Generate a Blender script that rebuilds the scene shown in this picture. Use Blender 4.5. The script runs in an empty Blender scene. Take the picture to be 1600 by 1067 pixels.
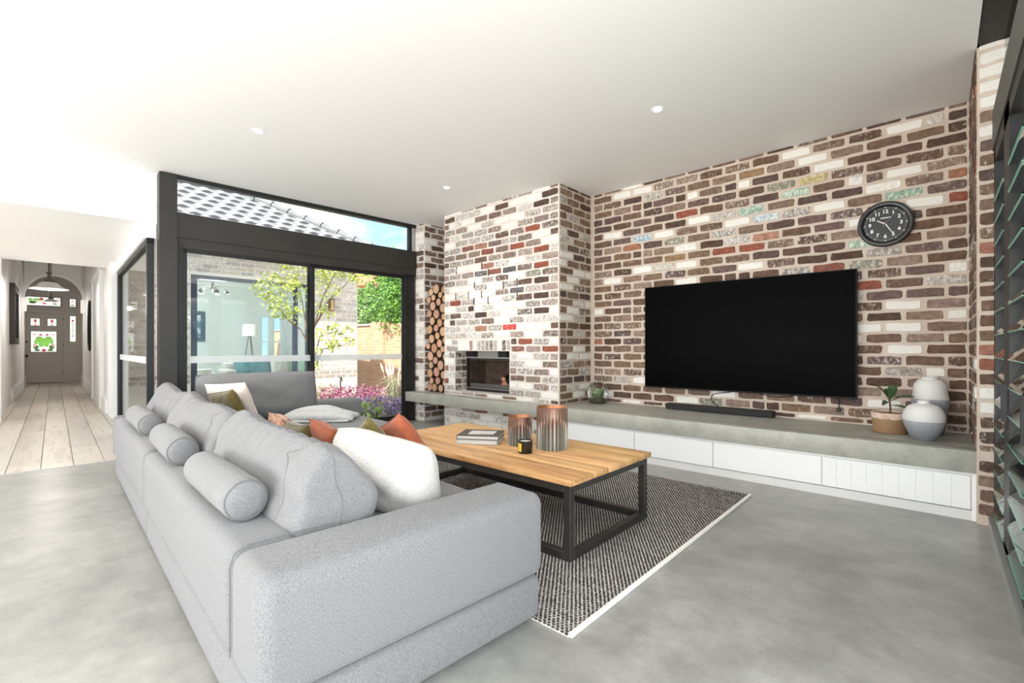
import bpy, bmesh, math, random
from mathutils import Vector, Matrix, noise
random.seed(7)
SC = bpy.context.scene
COL = SC.collection
PI = math.pi

# ---------------------------------------------------------------- camera, sky, sun, exposure
FPX, YAW, EYE = 735.0, math.radians(42.2), 1.055
cam_d = bpy.data.cameras.new('camera')
cam_d.sensor_width = 36.0
cam_d.lens = 36.0 * FPX / 1600.0
cam_d.shift_y = 10.0 / 1600.0
cam_d.clip_start = 0.02
cam = bpy.data.objects.new('camera', cam_d)
COL.objects.link(cam)
cam.location = (0, 0, EYE)
cam.rotation_euler = (PI / 2, 0, YAW)
SC.camera = cam

SC.view_settings.view_transform = 'Standard'
SC.view_settings.look = 'None'
SC.view_settings.gamma = 1.0
SC.view_settings.use_curve_mapping = False
SC.view_settings.exposure = 0.78
SC.cycles.max_bounces = 12
SC.cycles.diffuse_bounces = 7
SC.cycles.glossy_bounces = 4
SC.cycles.transparent_max_bounces = 16
SC.cycles.sample_clamp_indirect = 6.0

SKY_STRENGTH = 2.1
world = bpy.data.worlds.new('sky')
SC.world = world
world.use_nodes = True
wt = world.node_tree
wt.nodes.clear()
w_out = wt.nodes.new('ShaderNodeOutputWorld')
w_bg = wt.nodes.new('ShaderNodeBackground')
w_tc = wt.nodes.new('ShaderNodeTexCoord')
w_map = wt.nodes.new('ShaderNodeMapping')
w_map.inputs['Scale'].default_value = (1.0, 1.0, 2.2)
w_n = wt.nodes.new('ShaderNodeTexNoise')
w_n.inputs['Scale'].default_value = 2.6
w_n.inputs['Detail'].default_value = 6.0
w_n.inputs['Roughness'].default_value = 0.55
w_r = wt.nodes.new('ShaderNodeValToRGB')
w_r.color_ramp.elements[0].position = 0.43
w_r.color_ramp.elements[1].position = 0.62
w_r.color_ramp.elements[0].color = (0.21, 0.31, 0.44, 1)
w_r.color_ramp.elements[1].color = (0.84, 0.83, 0.81, 1)
wt.links.new(w_tc.outputs['Generated'], w_map.inputs['Vector'])
wt.links.new(w_map.outputs['Vector'], w_n.inputs['Vector'])
wt.links.new(w_n.outputs['Fac'], w_r.inputs['Fac'])
wt.links.new(w_r.outputs['Color'], w_bg.inputs['Color'])
w_bg.inputs['Strength'].default_value = SKY_STRENGTH
wt.links.new(w_bg.outputs['Background'], w_out.inputs['Surface'])

sun_d = bpy.data.lights.new('sun', 'SUN')
sun_d.energy = 6.5
sun_d.angle = math.radians(1.0)
sun_d.color = (1.0, 0.95, 0.87)
sun = bpy.data.objects.new('sun', sun_d)
COL.objects.link(sun)
_sd = Vector((0.45, -0.75, 1.30)).normalized()        # towards the sun
sun.rotation_euler = _sd.to_track_quat('Z', 'Y').to_euler()
sun.location = (8, -8, 14)

# fill lights added to boost daylight at two unseen openings: behind the camera ...
up_d = bpy.data.lights.new('rear_fill_light', 'AREA')
up_d.shape = 'RECTANGLE'; up_d.size = 5.6; up_d.size_y = 2.0
up_d.energy = 260
up_d.color = (1.0, 0.975, 0.94)
up = bpy.data.objects.new('rear_fill_light', up_d)
COL.objects.link(up)
up.location = (-2.7, -4.55, 1.15); up.rotation_euler = (math.radians(90 + 38), 0, 0)
# ... and a second one added at the open doors on the right
dl_d = bpy.data.lights.new('door_fill_light', 'AREA')
dl_d.shape = 'RECTANGLE'; dl_d.size = 2.0; dl_d.size_y = 5.6
dl_d.energy = 95
dl_d.color = (0.98, 0.99, 1.0)
dl = bpy.data.objects.new('door_fill_light', dl_d)
COL.objects.link(dl)
dl.location = (0.40, -1.5, 1.12); dl.rotation_euler = (0, math.radians(90), 0)

# ---------------------------------------------------------------- helpers
A_OLD = math.radians(3.55)                 # the old house stands 3.55 degrees off the new brick wall
CA, SA = math.cos(A_OLD), math.sin(A_OLD)
def W(p, q, z=0.0):
    return Vector((p * CA + q * SA, -p * SA + q * CA, z))
RO = -A_OLD

def S(r, g, b):
    f = lambda c: (c / 255.0) / 12.92 if c / 255.0 <= 0.04045 else ((c / 255.0 + 0.055) / 1.055) ** 2.4
    return (f(r), f(g), f(b))

class MB:
    """collects plain verts and faces"""
    def __init__(s):
        s.v, s.f, s.m, s.xf = [], [], [], None
        s.mi = 0
    def add(s, vs, fs):
        b = len(s.v)
        for v in vs:
            v = Vector(v)
            s.v.append(s.xf(v) if s.xf else v)
        for f in fs:
            s.f.append([b + i for i in f]); s.m.append(s.mi)
        return s
    def box(s, x0, x1, y0, y1, z0, z1):
        return s.add([(x0, y0, z0), (x1, y0, z0), (x1, y1, z0), (x0, y1, z0), (x0, y0, z1), (x1, y0, z1), (x1, y1, z1), (x0, y1, z1)],
                     [(0, 3, 2, 1), (4, 5, 6, 7), (0, 1, 5, 4), (1, 2, 6, 5), (2, 3, 7, 6), (3, 0, 4, 7)])
    def obox(s, x0, x1, y0, y1, z0, z1):
        """box in the old house frame"""
        k = s.xf; s.xf = lambda v: W(v.x, v.y, v.z); s.box(x0, x1, y0, y1, z0, z1); s.xf = k
        return s
    def rbox(s, x0, x1, y0, y1, z0, z1, r=0.01, seg=3):
        bm = bmesh.new()
        bmesh.ops.create_cube(bm, size=1.0)
        for v in bm.verts:
            v.co = Vector(((x0 + x1) / 2 + v.co.x * (x1 - x0), (y0 + y1) / 2 + v.co.y * (y1 - y0), (z0 + z1) / 2 + v.co.z * (z1 - z0)))
        bmesh.ops.bevel(bm, geom=bm.edges[:], offset=r, segments=seg, profile=0.5, affect='EDGES')
        bm.verts.index_update()
        s.add([v.co.copy() for v in bm.verts], [[v.index for v in f.verts] for f in bm.faces])
        bm.free()
        return s
    def prism(s, pts, z0, z1):
        n = len(pts)
        vs = [(x, y, z0) for x, y in pts] + [(x, y, z1) for x, y in pts]
        fs = [list(range(n))[::-1], list(range(n, 2 * n))] + [(i, (i + 1) % n, n + (i + 1) % n, n + i) for i in range(n)]
        return s.add(vs, fs)
    def tube(s, pts, rad, seg=8, closed=False):
        pts = [Vector(p) for p in pts]
        n = len(pts)
        rad = rad if isinstance(rad, (list, tuple)) else [rad] * n
        vs, up = [], None
        for i, p in enumerate(pts):
            a = pts[(i - 1) % n] if (closed or i) else p
            b = pts[(i + 1) % n] if (closed or i < n - 1) else p
            t = (b - a).normalized() if (b - a).length > 1e-9 else Vector((0, 0, 1))
            if up is None:
                up = t.orthogonal().normalized()
            up = (up - t * up.dot(t))
            up = up.normalized() if up.length > 1e-6 else t.orthogonal().normalized()
            w = t.cross(up)
            for k in range(seg):
                an = 2 * PI * k / seg
                vs.append(p + (up * math.cos(an) + w * math.sin(an)) * rad[i])
        fs = []
        for i in range(n if closed else n - 1):
            j = (i + 1) % n
            for k in range(seg):
                fs.append((i * seg + k, i * seg + (k + 1) % seg, j * seg + (k + 1) % seg, j * seg + k))
        if not closed:
            fs.append(list(range(seg))[::-1]); fs.append([(n - 1) * seg + k for k in range(seg)])
        return s.add(vs, fs)
    def lathe(s, prof, seg=32, cx=0, cy=0, cap0=False, cap1=False, fr=None):
        vs = []
        for r, z in prof:
            for k in range(seg):
                an = 2 * PI * k / seg
                rr = fr(r, z, an) if fr else r
                vs.append((cx + rr * math.cos(an), cy + rr * math.sin(an), z))
        fs = []
        for i in range(len(prof) - 1):
            for k in range(seg):
                fs.append((i * seg + k, i * seg + (k + 1) % seg, (i + 1) * seg + (k + 1) % seg, (i + 1) * seg + k))
        if cap0: fs.append(list(range(seg))[::-1])
        if cap1: fs.append([(len(prof) - 1) * seg + k for k in range(seg)])
        return s.add(vs, fs)
    def mesh(s, name, smooth=False):
        me = bpy.data.meshes.new(name)
        me.from_pydata([tuple(v) for v in s.v], [], s.f)
        if any(s.m):
            me.polygons.foreach_set('material_index', s.m)
        if smooth:
            me.polygons.foreach_set('use_smooth', [True] * len(me.polygons))
            if smooth != 'all' and hasattr(me, 'set_sharp_from_angle'):
                me.set_sharp_from_angle(angle=math.radians(42))
        me.update()
        return me

def link(name, me, mats=None, parent=None, loc=(0, 0, 0), rot=(0, 0, 0), scale=(1, 1, 1)):
    o = bpy.data.objects.new(name, me)
    COL.objects.link(o)
    if mats is not None and me is not None and len(me.materials) == 0:
        for m in (mats if isinstance(mats, (list, tuple)) else [mats]):
            me.materials.append(m)
    o.location = loc; o.rotation_euler = rot; o.scale = scale
    if parent: o.parent = parent
    return o
def part(name, mb, mats, parent, loc=(0, 0, 0), rot=(0, 0, 0), smooth=False):
    return link(name, mb.mesh(name, smooth), mats, parent, loc, rot)
def tag(o, label, cat, group=None):
    o['label'] = label; o['category'] = cat
    if group: o['group'] = group
    return o
def thing(name, label, cat, loc=(0, 0, 0), rz=0.0, group=None, rot=None):
    o = bpy.data.objects.new(name, None)
    COL.objects.link(o)
    o.empty_display_size = 0.1
    o.location = loc; o.rotation_euler = rot or (0, 0, rz)
    return tag(o, label, cat, group)
def struct(name, mb, mats, label=None, smooth=False):
    o = link(name, mb.mesh(name, smooth), mats)
    o['kind'] = 'structure'
    if label: o['label'] = label
    return o
def dup(root, loc, rot=None, label=None):
    r = root.copy(); COL.objects.link(r); r.location = loc
    if rot is not None: r.rotation_euler = rot
    if label: r['label'] = label
    for ch in list(root.children):
        c = ch.copy(); COL.objects.link(c); c.parent = r
        for g in list(ch.children):
            d = g.copy(); COL.objects.link(d); d.parent = c
    return r

# ---------------------------------------------------------------- materials
def nt_new(name):
    m = bpy.data.materials.new(name); m.use_nodes = True
    t = m.node_tree; t.nodes.clear()
    o = t.nodes.new('ShaderNodeOutputMaterial')
    b = t.nodes.new('ShaderNodeBsdfPrincipled')
    t.links.new(b.outputs[0], o.inputs[0])
    return m, t, b
def nd(t, typ, **kw):
    n = t.nodes.new(typ)
    for k, v in kw.items():
        if k in n.inputs.keys(): n.inputs[k].default_value = v
        else: setattr(n, k, v)
    return n
def ramp(t, stops):
    r = t.nodes.new('ShaderNodeValToRGB')
    e = r.color_ramp.elements
    while len(e) < len(stops): e.new(0.5)
    for i, (p, c) in enumerate(stops):
        e[i].position = p; e[i].color = (c[0], c[1], c[2], 1)
    return r
def mat(name, col, rough=0.6, col2=None, nscale=8.0, bump=0.0, bscale=60.0, metal=0.0, spec=0.5, detail=4.0, lo=0.35, hi=0.65, stretch=None, sheen=0.0):
    m, t, b = nt_new(name)
    b.inputs['Roughness'].default_value = rough
    b.inputs['Metallic'].default_value = metal
    b.inputs['Specular IOR Level'].default_value = spec
    if sheen: b.inputs['Sheen Weight'].default_value = sheen
    vec = None
    if col2 is not None or bump:
        tc = nd(t, 'ShaderNodeTexCoord')
        mp = nd(t, 'ShaderNodeMapping')
        if stretch: mp.inputs['Scale'].default_value = stretch
        t.links.new(tc.outputs['Object'], mp.inputs['Vector'])
        vec = mp.outputs['Vector']
    if col2 is not None:
        n = nd(t, 'ShaderNodeTexNoise', Scale=nscale, Detail=detail)
        t.links.new(vec, n.inputs['Vector'])
        r = ramp(t, [(lo, col), (hi, col2)])
        t.links.new(n.outputs['Fac'], r.inputs['Fac'])
        t.links.new(r.outputs['Color'], b.inputs['Base Color'])
    else:
        b.inputs['Base Color'].default_value = (*col, 1)
    if bump:
        n2 = nd(t, 'ShaderNodeTexNoise', Scale=bscale, Detail=3.0)
        t.links.new(vec, n2.inputs['Vector'])
        bp = nd(t, 'ShaderNodeBump', Strength=bump, Distance=0.01)
        t.links.new(n2.outputs['Fac'], bp.inputs['Height'])
        t.links.new(bp.outputs['Normal'], b.inputs['Normal'])
    return m
def emis(name, col, strength):
    m, t, b = nt_new(name)
    b.inputs['Base Color'].default_value = (*col, 1)
    b.inputs['Emission Color'].default_value = (*col, 1)
    b.inputs['Emission Strength'].default_value = strength
    return m
def glass_mat(name, tint=(0.95, 0.98, 0.97), refl=1.0, rough=0.02):
    m = bpy.data.materials.new(name); m.use_nodes = True
    t = m.node_tree; t.nodes.clear()
    o = t.nodes.new('ShaderNodeOutputMaterial')
    tr = t.nodes.new('ShaderNodeBsdfTransparent'); tr.inputs[0].default_value = (*tint, 1)
    gl = t.nodes.new('ShaderNodeBsdfGlossy'); gl.inputs['Roughness'].default_value = rough
    fr = t.nodes.new('ShaderNodeFresnel'); fr.inputs[0].default_value = 1.45
    mu = nd(t, 'ShaderNodeMath', operation='MULTIPLY'); mu.inputs[1].default_value = refl
    mx = t.nodes.new('ShaderNodeMixShader')
    t.links.new(fr.outputs[0], mu.inputs[0]); t.links.new(mu.outputs[0], mx.inputs[0])
    t.links.new(tr.outputs[0], mx.inputs[1]); t.links.new(gl.outputs[0], mx.inputs[2]); t.links.new(mx.outputs[0], o.inputs[0])
    return m

M = {}
M['paint'] = mat('white paint', (0.86, 0.86, 0.86), 0.7)
M['hall_paint'] = mat('hall white paint', (0.80, 0.79, 0.775), 0.6)
M['taupe'] = mat('taupe door paint', S(200, 193, 186), 0.5)
M['drawer'] = mat('white drawer lacquer', (0.86, 0.86, 0.86), 0.4)
M['kick'] = mat('pale kickboard', (0.70, 0.70, 0.69), 0.45)
M['black'] = mat('black steel', S(40, 39, 36), 0.5, S(46, 45, 41), 3.0, 0.05, 200.0)
M['black_frame'] = mat('black aluminium', S(21, 22, 22), 0.45)
M['dark_soffit'] = mat('dark soffit', S(44, 40, 38), 0.6)
M['navy_frame'] = mat('navy window frame', S(58, 62, 80), 0.4)
M['beam_grey'] = mat('grey door beam', S(88, 88, 82), 0.55)
M['alu'] = mat('pale aluminium', S(180, 182, 180), 0.35, metal=0.6)
M['glass'] = glass_mat('window glass')
M['side_glass'] = glass_mat('passage glass', (0.96, 0.98, 0.97), 0.35)
M['louvre_glass'] = glass_mat('louvre glass', (0.72, 0.84, 0.80), 1.2)
M['louvre_edge'] = mat('green glass edge', S(120, 185, 165), 0.25)
M['frost'] = glass_mat('frost', (1, 1, 1), 0)
def _frost():
    m = bpy.data.materials.new('frosted strip'); m.use_nodes = True
    t = m.node_tree; t.nodes.clear()
    o = t.nodes.new('ShaderNodeOutputMaterial')
    tr = t.nodes.new('ShaderNodeBsdfTransparent'); df = t.nodes.new('ShaderNodeBsdfTranslucent'); df.inputs[0].default_value = (0.9, 0.92, 0.93, 1)
    d2 = t.nodes.new('ShaderNodeBsdfDiffuse'); d2.inputs[0].default_value = (0.86, 0.88, 0.89, 1)
    ad = t.nodes.new('ShaderNodeMixShader'); ad.inputs[0].default_value = 0.5
    mx = t.nodes.new('ShaderNodeMixShader'); mx.inputs[0].default_value = 0.72
    t.links.new(df.outputs[0], ad.inputs[1]); t.links.new(d2.outputs[0], ad.inputs[2])
    t.links.new(tr.outputs[0], mx.inputs[1]); t.links.new(ad.outputs[0], mx.inputs[2]); t.links.new(mx.outputs[0], o.inputs[0])
    return m
M['frost'] = _frost()

def concrete(name, c1, c2, c3, speck=0.0, rough=0.35, big=0.9):
    m, t, b = nt_new(name)
    tc = nd(t, 'ShaderNodeTexCoord')
    n1 = nd(t, 'ShaderNodeTexNoise', Scale=big, Detail=6.0, Roughness=0.62, Distortion=0.6)
    n2 = nd(t, 'ShaderNodeTexNoise', Scale=7.0, Detail=8.0, Roughness=0.7)
    t.links.new(tc.outputs['Object'], n1.inputs['Vector']); t.links.new(tc.outputs['Object'], n2.inputs['Vector'])
    r1 = ramp(t, [(0.32, c1), (0.52, c2), (0.70, c3)])
    t.links.new(n1.outputs['Fac'], r1.inputs['Fac'])
    r2 = ramp(t, [(0.3, (0.78,) * 3), (0.7, (1.15,) * 3)])
    t.links.new(n2.outputs['Fac'], r2.inputs['Fac'])
    mx = nd(t, 'ShaderNodeMix', data_type='RGBA', blend_type='MULTIPLY'); mx.inputs[0].default_value = 1.0
    t.links.new(r1.outputs['Color'], mx.inputs[6]); t.links.new(r2.outputs['Color'], mx.inputs[7])
    # fine dark aggregate specks, in patches
    vo = nd(t, 'ShaderNodeTexVoronoi', Scale=62.0)
    t.links.new(tc.outputs['Object'], vo.inputs['Vector'])
    rs = ramp(t, [(0.12, (1, 1, 1)), (0.24, (0, 0, 0))])
    t.links.new(vo.outputs['Distance'], rs.inputs['Fac'])
    n3 = nd(t, 'ShaderNodeTexNoise', Scale=1.6, Detail=3.0)
    t.links.new(tc.outputs['Object'], n3.inputs['Vector'])
    rp = ramp(t, [(0.46, (0, 0, 0)), (0.66, (1, 1, 1))])
    t.links.new(n3.outputs['Fac'], rp.inputs['Fac'])
    wn = nd(t, 'ShaderNodeMath', operation='GREATER_THAN'); wn.inputs[1].default_value = 0.45
    sp = nd(t, 'ShaderNodeSeparateColor'); t.links.new(vo.outputs['Color'], sp.inputs[0]); t.links.new(sp.outputs[0], wn.inputs[0])
    m1 = nd(t, 'ShaderNodeMath', operation='MULTIPLY'); m2 = nd(t, 'ShaderNodeMath', operation='MULTIPLY'); m3 = nd(t, 'ShaderNodeMath', operation='MULTIPLY')
    t.links.new(rs.outputs['Color'], m1.inputs[0]); t.links.new(rp.outputs['Color'], m1.inputs[1])
    t.links.new(m1.outputs[0], m2.inputs[0]); t.links.new(wn.outputs[0], m2.inputs[1])
    t.links.new(m2.outputs[0], m3.inputs[0]); m3.inputs[1].default_value = speck
    mx2 = nd(t, 'ShaderNodeMix', data_type='RGBA'); t.links.new(m3.outputs[0], mx2.inputs[0])
    t.links.new(mx.outputs[2], mx2.inputs[6]); mx2.inputs[7].default_value = (0.10, 0.10, 0.095, 1)
    t.links.new(mx2.outputs[2], b.inputs['Base Color'])
    b.inputs['Roughness'].default_value = rough
    bp = nd(t, 'ShaderNodeBump', Strength=0.06, Distance=0.01); t.links.new(n2.outputs['Fac'], bp.inputs['Height']); t.links.new(bp.outputs['Normal'], b.inputs['Normal'])
    return m
M['floor'] = concrete('polished concrete floor', S(134, 134, 129), S(153, 153, 147), S(168, 168, 162), 0.75, 0.34, 1.3)
M['slab'] = concrete('concrete bench', S(158, 158, 148), S(168, 167, 157), S(176, 175, 165), 0.8, 0.45, 2.0)

def brick_mat():
    """colour of each brick comes from the object; alpha says how much old white paint clings to it"""
    m, t, b = nt_new('old brick')
    oi = nd(t, 'ShaderNodeObjectInfo'); tc = nd(t, 'ShaderNodeTexCoord')
    geo = nd(t, 'ShaderNodeNewGeometry')
    pos = geo.outputs['Position']
    n1 = nd(t, 'ShaderNodeTexNoise', Scale=26.0, Detail=6.0, Roughness=0.7)
    t.links.new(pos, n1.inputs['Vector'])
    r1 = ramp(t, [(0.27, (0.52,) * 3), (0.5, (1.0,) * 3), (0.74, (1.6,) * 3)])
    t.links.new(n1.outputs['Fac'], r1.inputs['Fac'])
    mx = nd(t, 'ShaderNodeMix', data_type='RGBA', blend_type='MULTIPLY'); mx.inputs[0].default_value = 1.0
    t.links.new(oi.outputs['Color'], mx.inputs[6]); t.links.new(r1.outputs['Color'], mx.inputs[7])
    n2 = nd(t, 'ShaderNodeTexNoise', Scale=40.0, Detail=6.0, Roughness=0.72)
    mpz = nd(t, 'ShaderNodeMapping'); mpz.inputs['Scale'].default_value = (1.0, 1.0, 0.7); t.links.new(pos, mpz.inputs['Vector'])
    t.links.new(mpz.outputs[0], n2.inputs['Vector'])
    # paint mask: noise below the alpha keeps paint
    sub = nd(t, 'ShaderNodeMath', operation='SUBTRACT'); t.links.new(oi.outputs['Alpha'], sub.inputs[0]); t.links.new(n2.outputs['Fac'], sub.inputs[1])
    mr = nd(t, 'ShaderNodeMapRange'); mr.inputs[1].default_value = -0.10; mr.inputs[2].default_value = 0.09
    t.links.new(sub.outputs[0], mr.inputs[0])
    mx2 = nd(t, 'ShaderNodeMix', data_type='RGBA'); t.links.new(mr.outputs[0], mx2.inputs[0])
    t.links.new(mx.outputs[2], mx2.inputs[6]); mx2.inputs[7].default_value = (0.78, 0.755, 0.70, 1)
    t.links.new(mx2.outputs[2], b.inputs['Base Color'])
    b.inputs['Roughness'].default_value = 0.88
    b.inputs['Specular IOR Level'].default_value = 0.25
    bp = nd(t, 'ShaderNodeBump', Strength=0.5, Distance=0.006); t.links.new(n2.outputs['Fac'], bp.inputs['Height']); t.links.new(bp.outputs['Normal'], b.inputs['Normal'])
    return m
M['brick'] = brick_mat()
M['mortar'] = mat('beige mortar', S(196, 180, 165), 0.95, S(208, 194, 180), 5.0, 0.5, 90.0, spec=0.2)
M['mortar_pale'] = mat('pale mortar', S(214, 205, 196), 0.95, S(224, 217, 210), 5.0, 0.4, 90.0, spec=0.2)

def fabric(name, c1, c2, scale=560.0, bump=0.35, rough=0.9, sheen=0.15):
    m, t, b = nt_new(name)
    tc = nd(t, 'ShaderNodeTexCoord')
    mp = nd(t, 'ShaderNodeMapping'); mp.inputs['Scale'].default_value = (1.0, 1.0, 4.0)
    mp2 = nd(t, 'ShaderNodeMapping'); mp2.inputs['Scale'].default_value = (4.0, 4.0, 0.7)
    t.links.new(tc.outputs['Object'], mp.inputs['Vector']); t.links.new(tc.outputs['Object'], mp2.inputs['Vector'])
    n1 = nd(t, 'ShaderNodeTexNoise', Scale=scale * 0.35, Detail=3.0); n2 = nd(t, 'ShaderNodeTexNoise', Scale=scale * 0.35, Detail=3.0)
    t.links.new(mp.outputs[0], n1.inputs['Vector']); t.links.new(mp2.outputs[0], n2.inputs['Vector'])
    ad = nd(t, 'ShaderNodeMath', operation='ADD'); t.links.new(n1.outputs['Fac'], ad.inputs[0]); t.links.new(n2.outputs['Fac'], ad.inputs[1])
    hf = nd(t, 'ShaderNodeMath', operation='MULTIPLY'); hf.inputs[1].default_value = 0.5; t.links.new(ad.outputs[0], hf.inputs[0])
    r = ramp(t, [(0.36, c1), (0.64, c2)]); t.links.new(hf.outputs[0], r.inputs['Fac'])
    t.links.new(r.outputs['Color'], b.inputs['Base Color'])
    b.inputs['Roughness'].default_value = rough; b.inputs['Sheen Weight'].default_value = sheen; b.inputs['Specular IOR Level'].default_value = 0.2
    bp = nd(t, 'ShaderNodeBump', Strength=bump, Distance=0.004); t.links.new(hf.outputs[0], bp.inputs['Height']); t.links.new(bp.outputs['Normal'], b.inputs['Normal'])
    return m
M['sofa'] = fabric('grey linen', S(94, 94, 95), S(140, 140, 141))
M['sofa_seam'] = mat('grey seam', S(104, 104, 104), 0.9)
M['white_fabric'] = fabric('cream boucle', S(188, 185, 179), S(212, 210, 205), 160.0, 0.4)
M['rust'] = fabric('rust linen', S(142, 76, 50), S(164, 92, 64), 200.0, 0.2)
M['olive'] = fabric('olive velvet', S(76, 66, 24), S(114, 100, 46), 60.0, 0.15, 0.7, 0.5)
M['blush'] = fabric('blush linen', S(222, 206, 196), S(238, 226, 218), 200.0, 0.2)
M['rust_pattern'] = fabric('patterned rust weave', S(120, 50, 36), S(214, 178, 150), 55.0, 0.3)
M['throw'] = fabric('grey knitted wool', S(176, 177, 174), S(206, 207, 204), 120.0, 0.6)

def wood(name, cols, scale=2.0, stretch=(1, 14, 14), rough=0.5, bump=0.1, objcol=False):
    m, t, b = nt_new(name)
    tc = nd(t, 'ShaderNodeTexCoord'); mp = nd(t, 'ShaderNodeMapping'); mp.inputs['Scale'].default_value = stretch
    oi = nd(t, 'ShaderNodeObjectInfo')
    ad = nd(t, 'ShaderNodeVectorMath', operation='ADD'); t.links.new(tc.outputs['Object'], ad.inputs[0])
    sc = nd(t, 'ShaderNodeVectorMath', operation='SCALE'); sc.inputs['Scale'].default_value = 37.0
    cmb = nd(t, 'ShaderNodeCombineXYZ')
    for i in range(3): t.links.new(oi.outputs['Random'], cmb.inputs[i])
    t.links.new(cmb.outputs[0], sc.inputs[0]); t.links.new(sc.outputs[0], ad.inputs[1])
    t.links.new(ad.outputs[0], mp.inputs['Vector'])
    n = nd(t, 'ShaderNodeTexNoise', Scale=scale, Detail=7.0, Roughness=0.65, Distortion=0.8); t.links.new(mp.outputs[0], n.inputs['Vector'])
    k = len(cols)
    r = ramp(t, [(0.3 + 0.4 * i / (k - 1), c) for i, c in enumerate(cols)]); t.links.new(n.outputs['Fac'], r.inputs['Fac'])
    last = r.outputs['Color']
    if objcol:
        mx = nd(t, 'ShaderNodeMix', data_type='RGBA', blend_type='MULTIPLY'); mx.inputs[0].default_value = 1.0
        t.links.new(last, mx.inputs[6]); t.links.new(oi.outputs['Color'], mx.inputs[7]); last = mx.outputs[2]
    t.links.new(last, b.inputs['Base Color']); b.inputs['Roughness'].default_value = rough
    bp = nd(t, 'ShaderNodeBump', Strength=bump, Distance=0.004); t.links.new(n.outputs['Fac'], bp.inputs['Height']); t.links.new(bp.outputs['Normal'], b.inputs['Normal'])
    return m
M['table_wood'] = wood('reclaimed timber', [S(150, 102, 56), S(194, 146, 92), S(218, 178, 126), S(172, 122, 72)], 1.6, (1.2, 16, 16), 0.5, 0.2, True)
M['plank'] = wood('washed oak plank', [S(172, 162, 151), S(204, 194, 182), S(188, 177, 165)], 1.2, (1.0, 10, 10), 0.4, 0.05, True)
M['steel_dark'] = mat('dark table steel', S(44, 41, 38), 0.45, S(54, 50, 46), 6.0)

# ---------------------------------------------------------------- setting: floor, ceiling, plaster walls
CEIL, LOW = 2.853, 2.336
def P2(p, q):
    w = W(p, q); return (w.x, w.y)
m = MB(); m.prism([P2(-5.75, -5.0), (0.42, -4.6), (0.42, 4.9), (-5.72, 4.9), P2(-6.06, 3.95), P2(-6.06, 0.70), P2(-5.75, 0.70)], -0.12, 0.0)
floor = struct('floor', m, M['floor'], 'polished grey concrete floor')
m = MB(); m.prism([P2(-6.09, -5.0), (0.17, -4.6), (0.17, 4.9), (-5.80, 4.9), P2(-6.09, 3.95)], CEIL, CEIL + 0.34)
ceiling = struct('ceiling', m, M['paint'], 'flat white plaster ceiling')
m = MB(); m.obox(-6.40, -6.05, -5.0, 0.764, LOW - 0.0, CEIL + 0.3); struct('wall_bulkhead', m, M['paint'], 'white bulkhead where the ceiling drops to the hall')
m = MB(); m.obox(-9.96, -6.401, -2.4, 1.15, LOW, LOW + 0.25); struct('ceiling_link', m, M['paint'], 'low white ceiling over the passage to the hall')
m = MB(); m.obox(-6.40, -6.10, -5.0, -2.4, 0, LOW + 0.02); struct('wall_left', m, M['paint'], 'white wall beside the passage')

# timber floor of the passage and the hall: single planks
m = MB(); m.obox(-20.4, -5.755, -2.45, 0.80, -0.12, -0.014)
floor_timber = struct('floor_timber', m, mat('plank joint', S(134, 124, 114), 0.9), 'washed oak plank floor')
PW = 0.212
def plank_mesh(L):
    b = MB(); b.rbox(-L / 2, L / 2, -PW / 2 + 0.002, PW / 2 - 0.002, -0.014, 0.0, 0.0025, 1); return b.mesh('plank')
plank_me = plank_mesh(2.4)
plank_me.materials.append(M['plank'])
for r in range(-11, 4):
    q = -0.082 + r * PW + PW / 2
    p = -5.757 - random.uniform(0, 1.9)
    first = True
    while p > -20.3:
        x1 = -5.757 if first else p
        x0 = max(p - 2.4, -20.35) if not first else p
        L = x1 - x0
        if L > 0.1:
            o = link('plank', plank_me, None, floor_timber, W((x0 + x1) / 2, q), (0, 0, RO), (L / 2.4 - 0.0012, 1, 1))
            g = random.uniform(0.86, 1.12); o.color = (g * random.uniform(0.98, 1.03), g, g * random.uniform(0.96, 1.02), 1)
        if not first: p -= 2.4
        first = False
m = MB(); m.obox(-5.762, -5.742, -2.4, 0.70, -0.004, 0.003); struct('trim_1', m, M['alu'], 'thin metal strip between timber and concrete floor')

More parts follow.
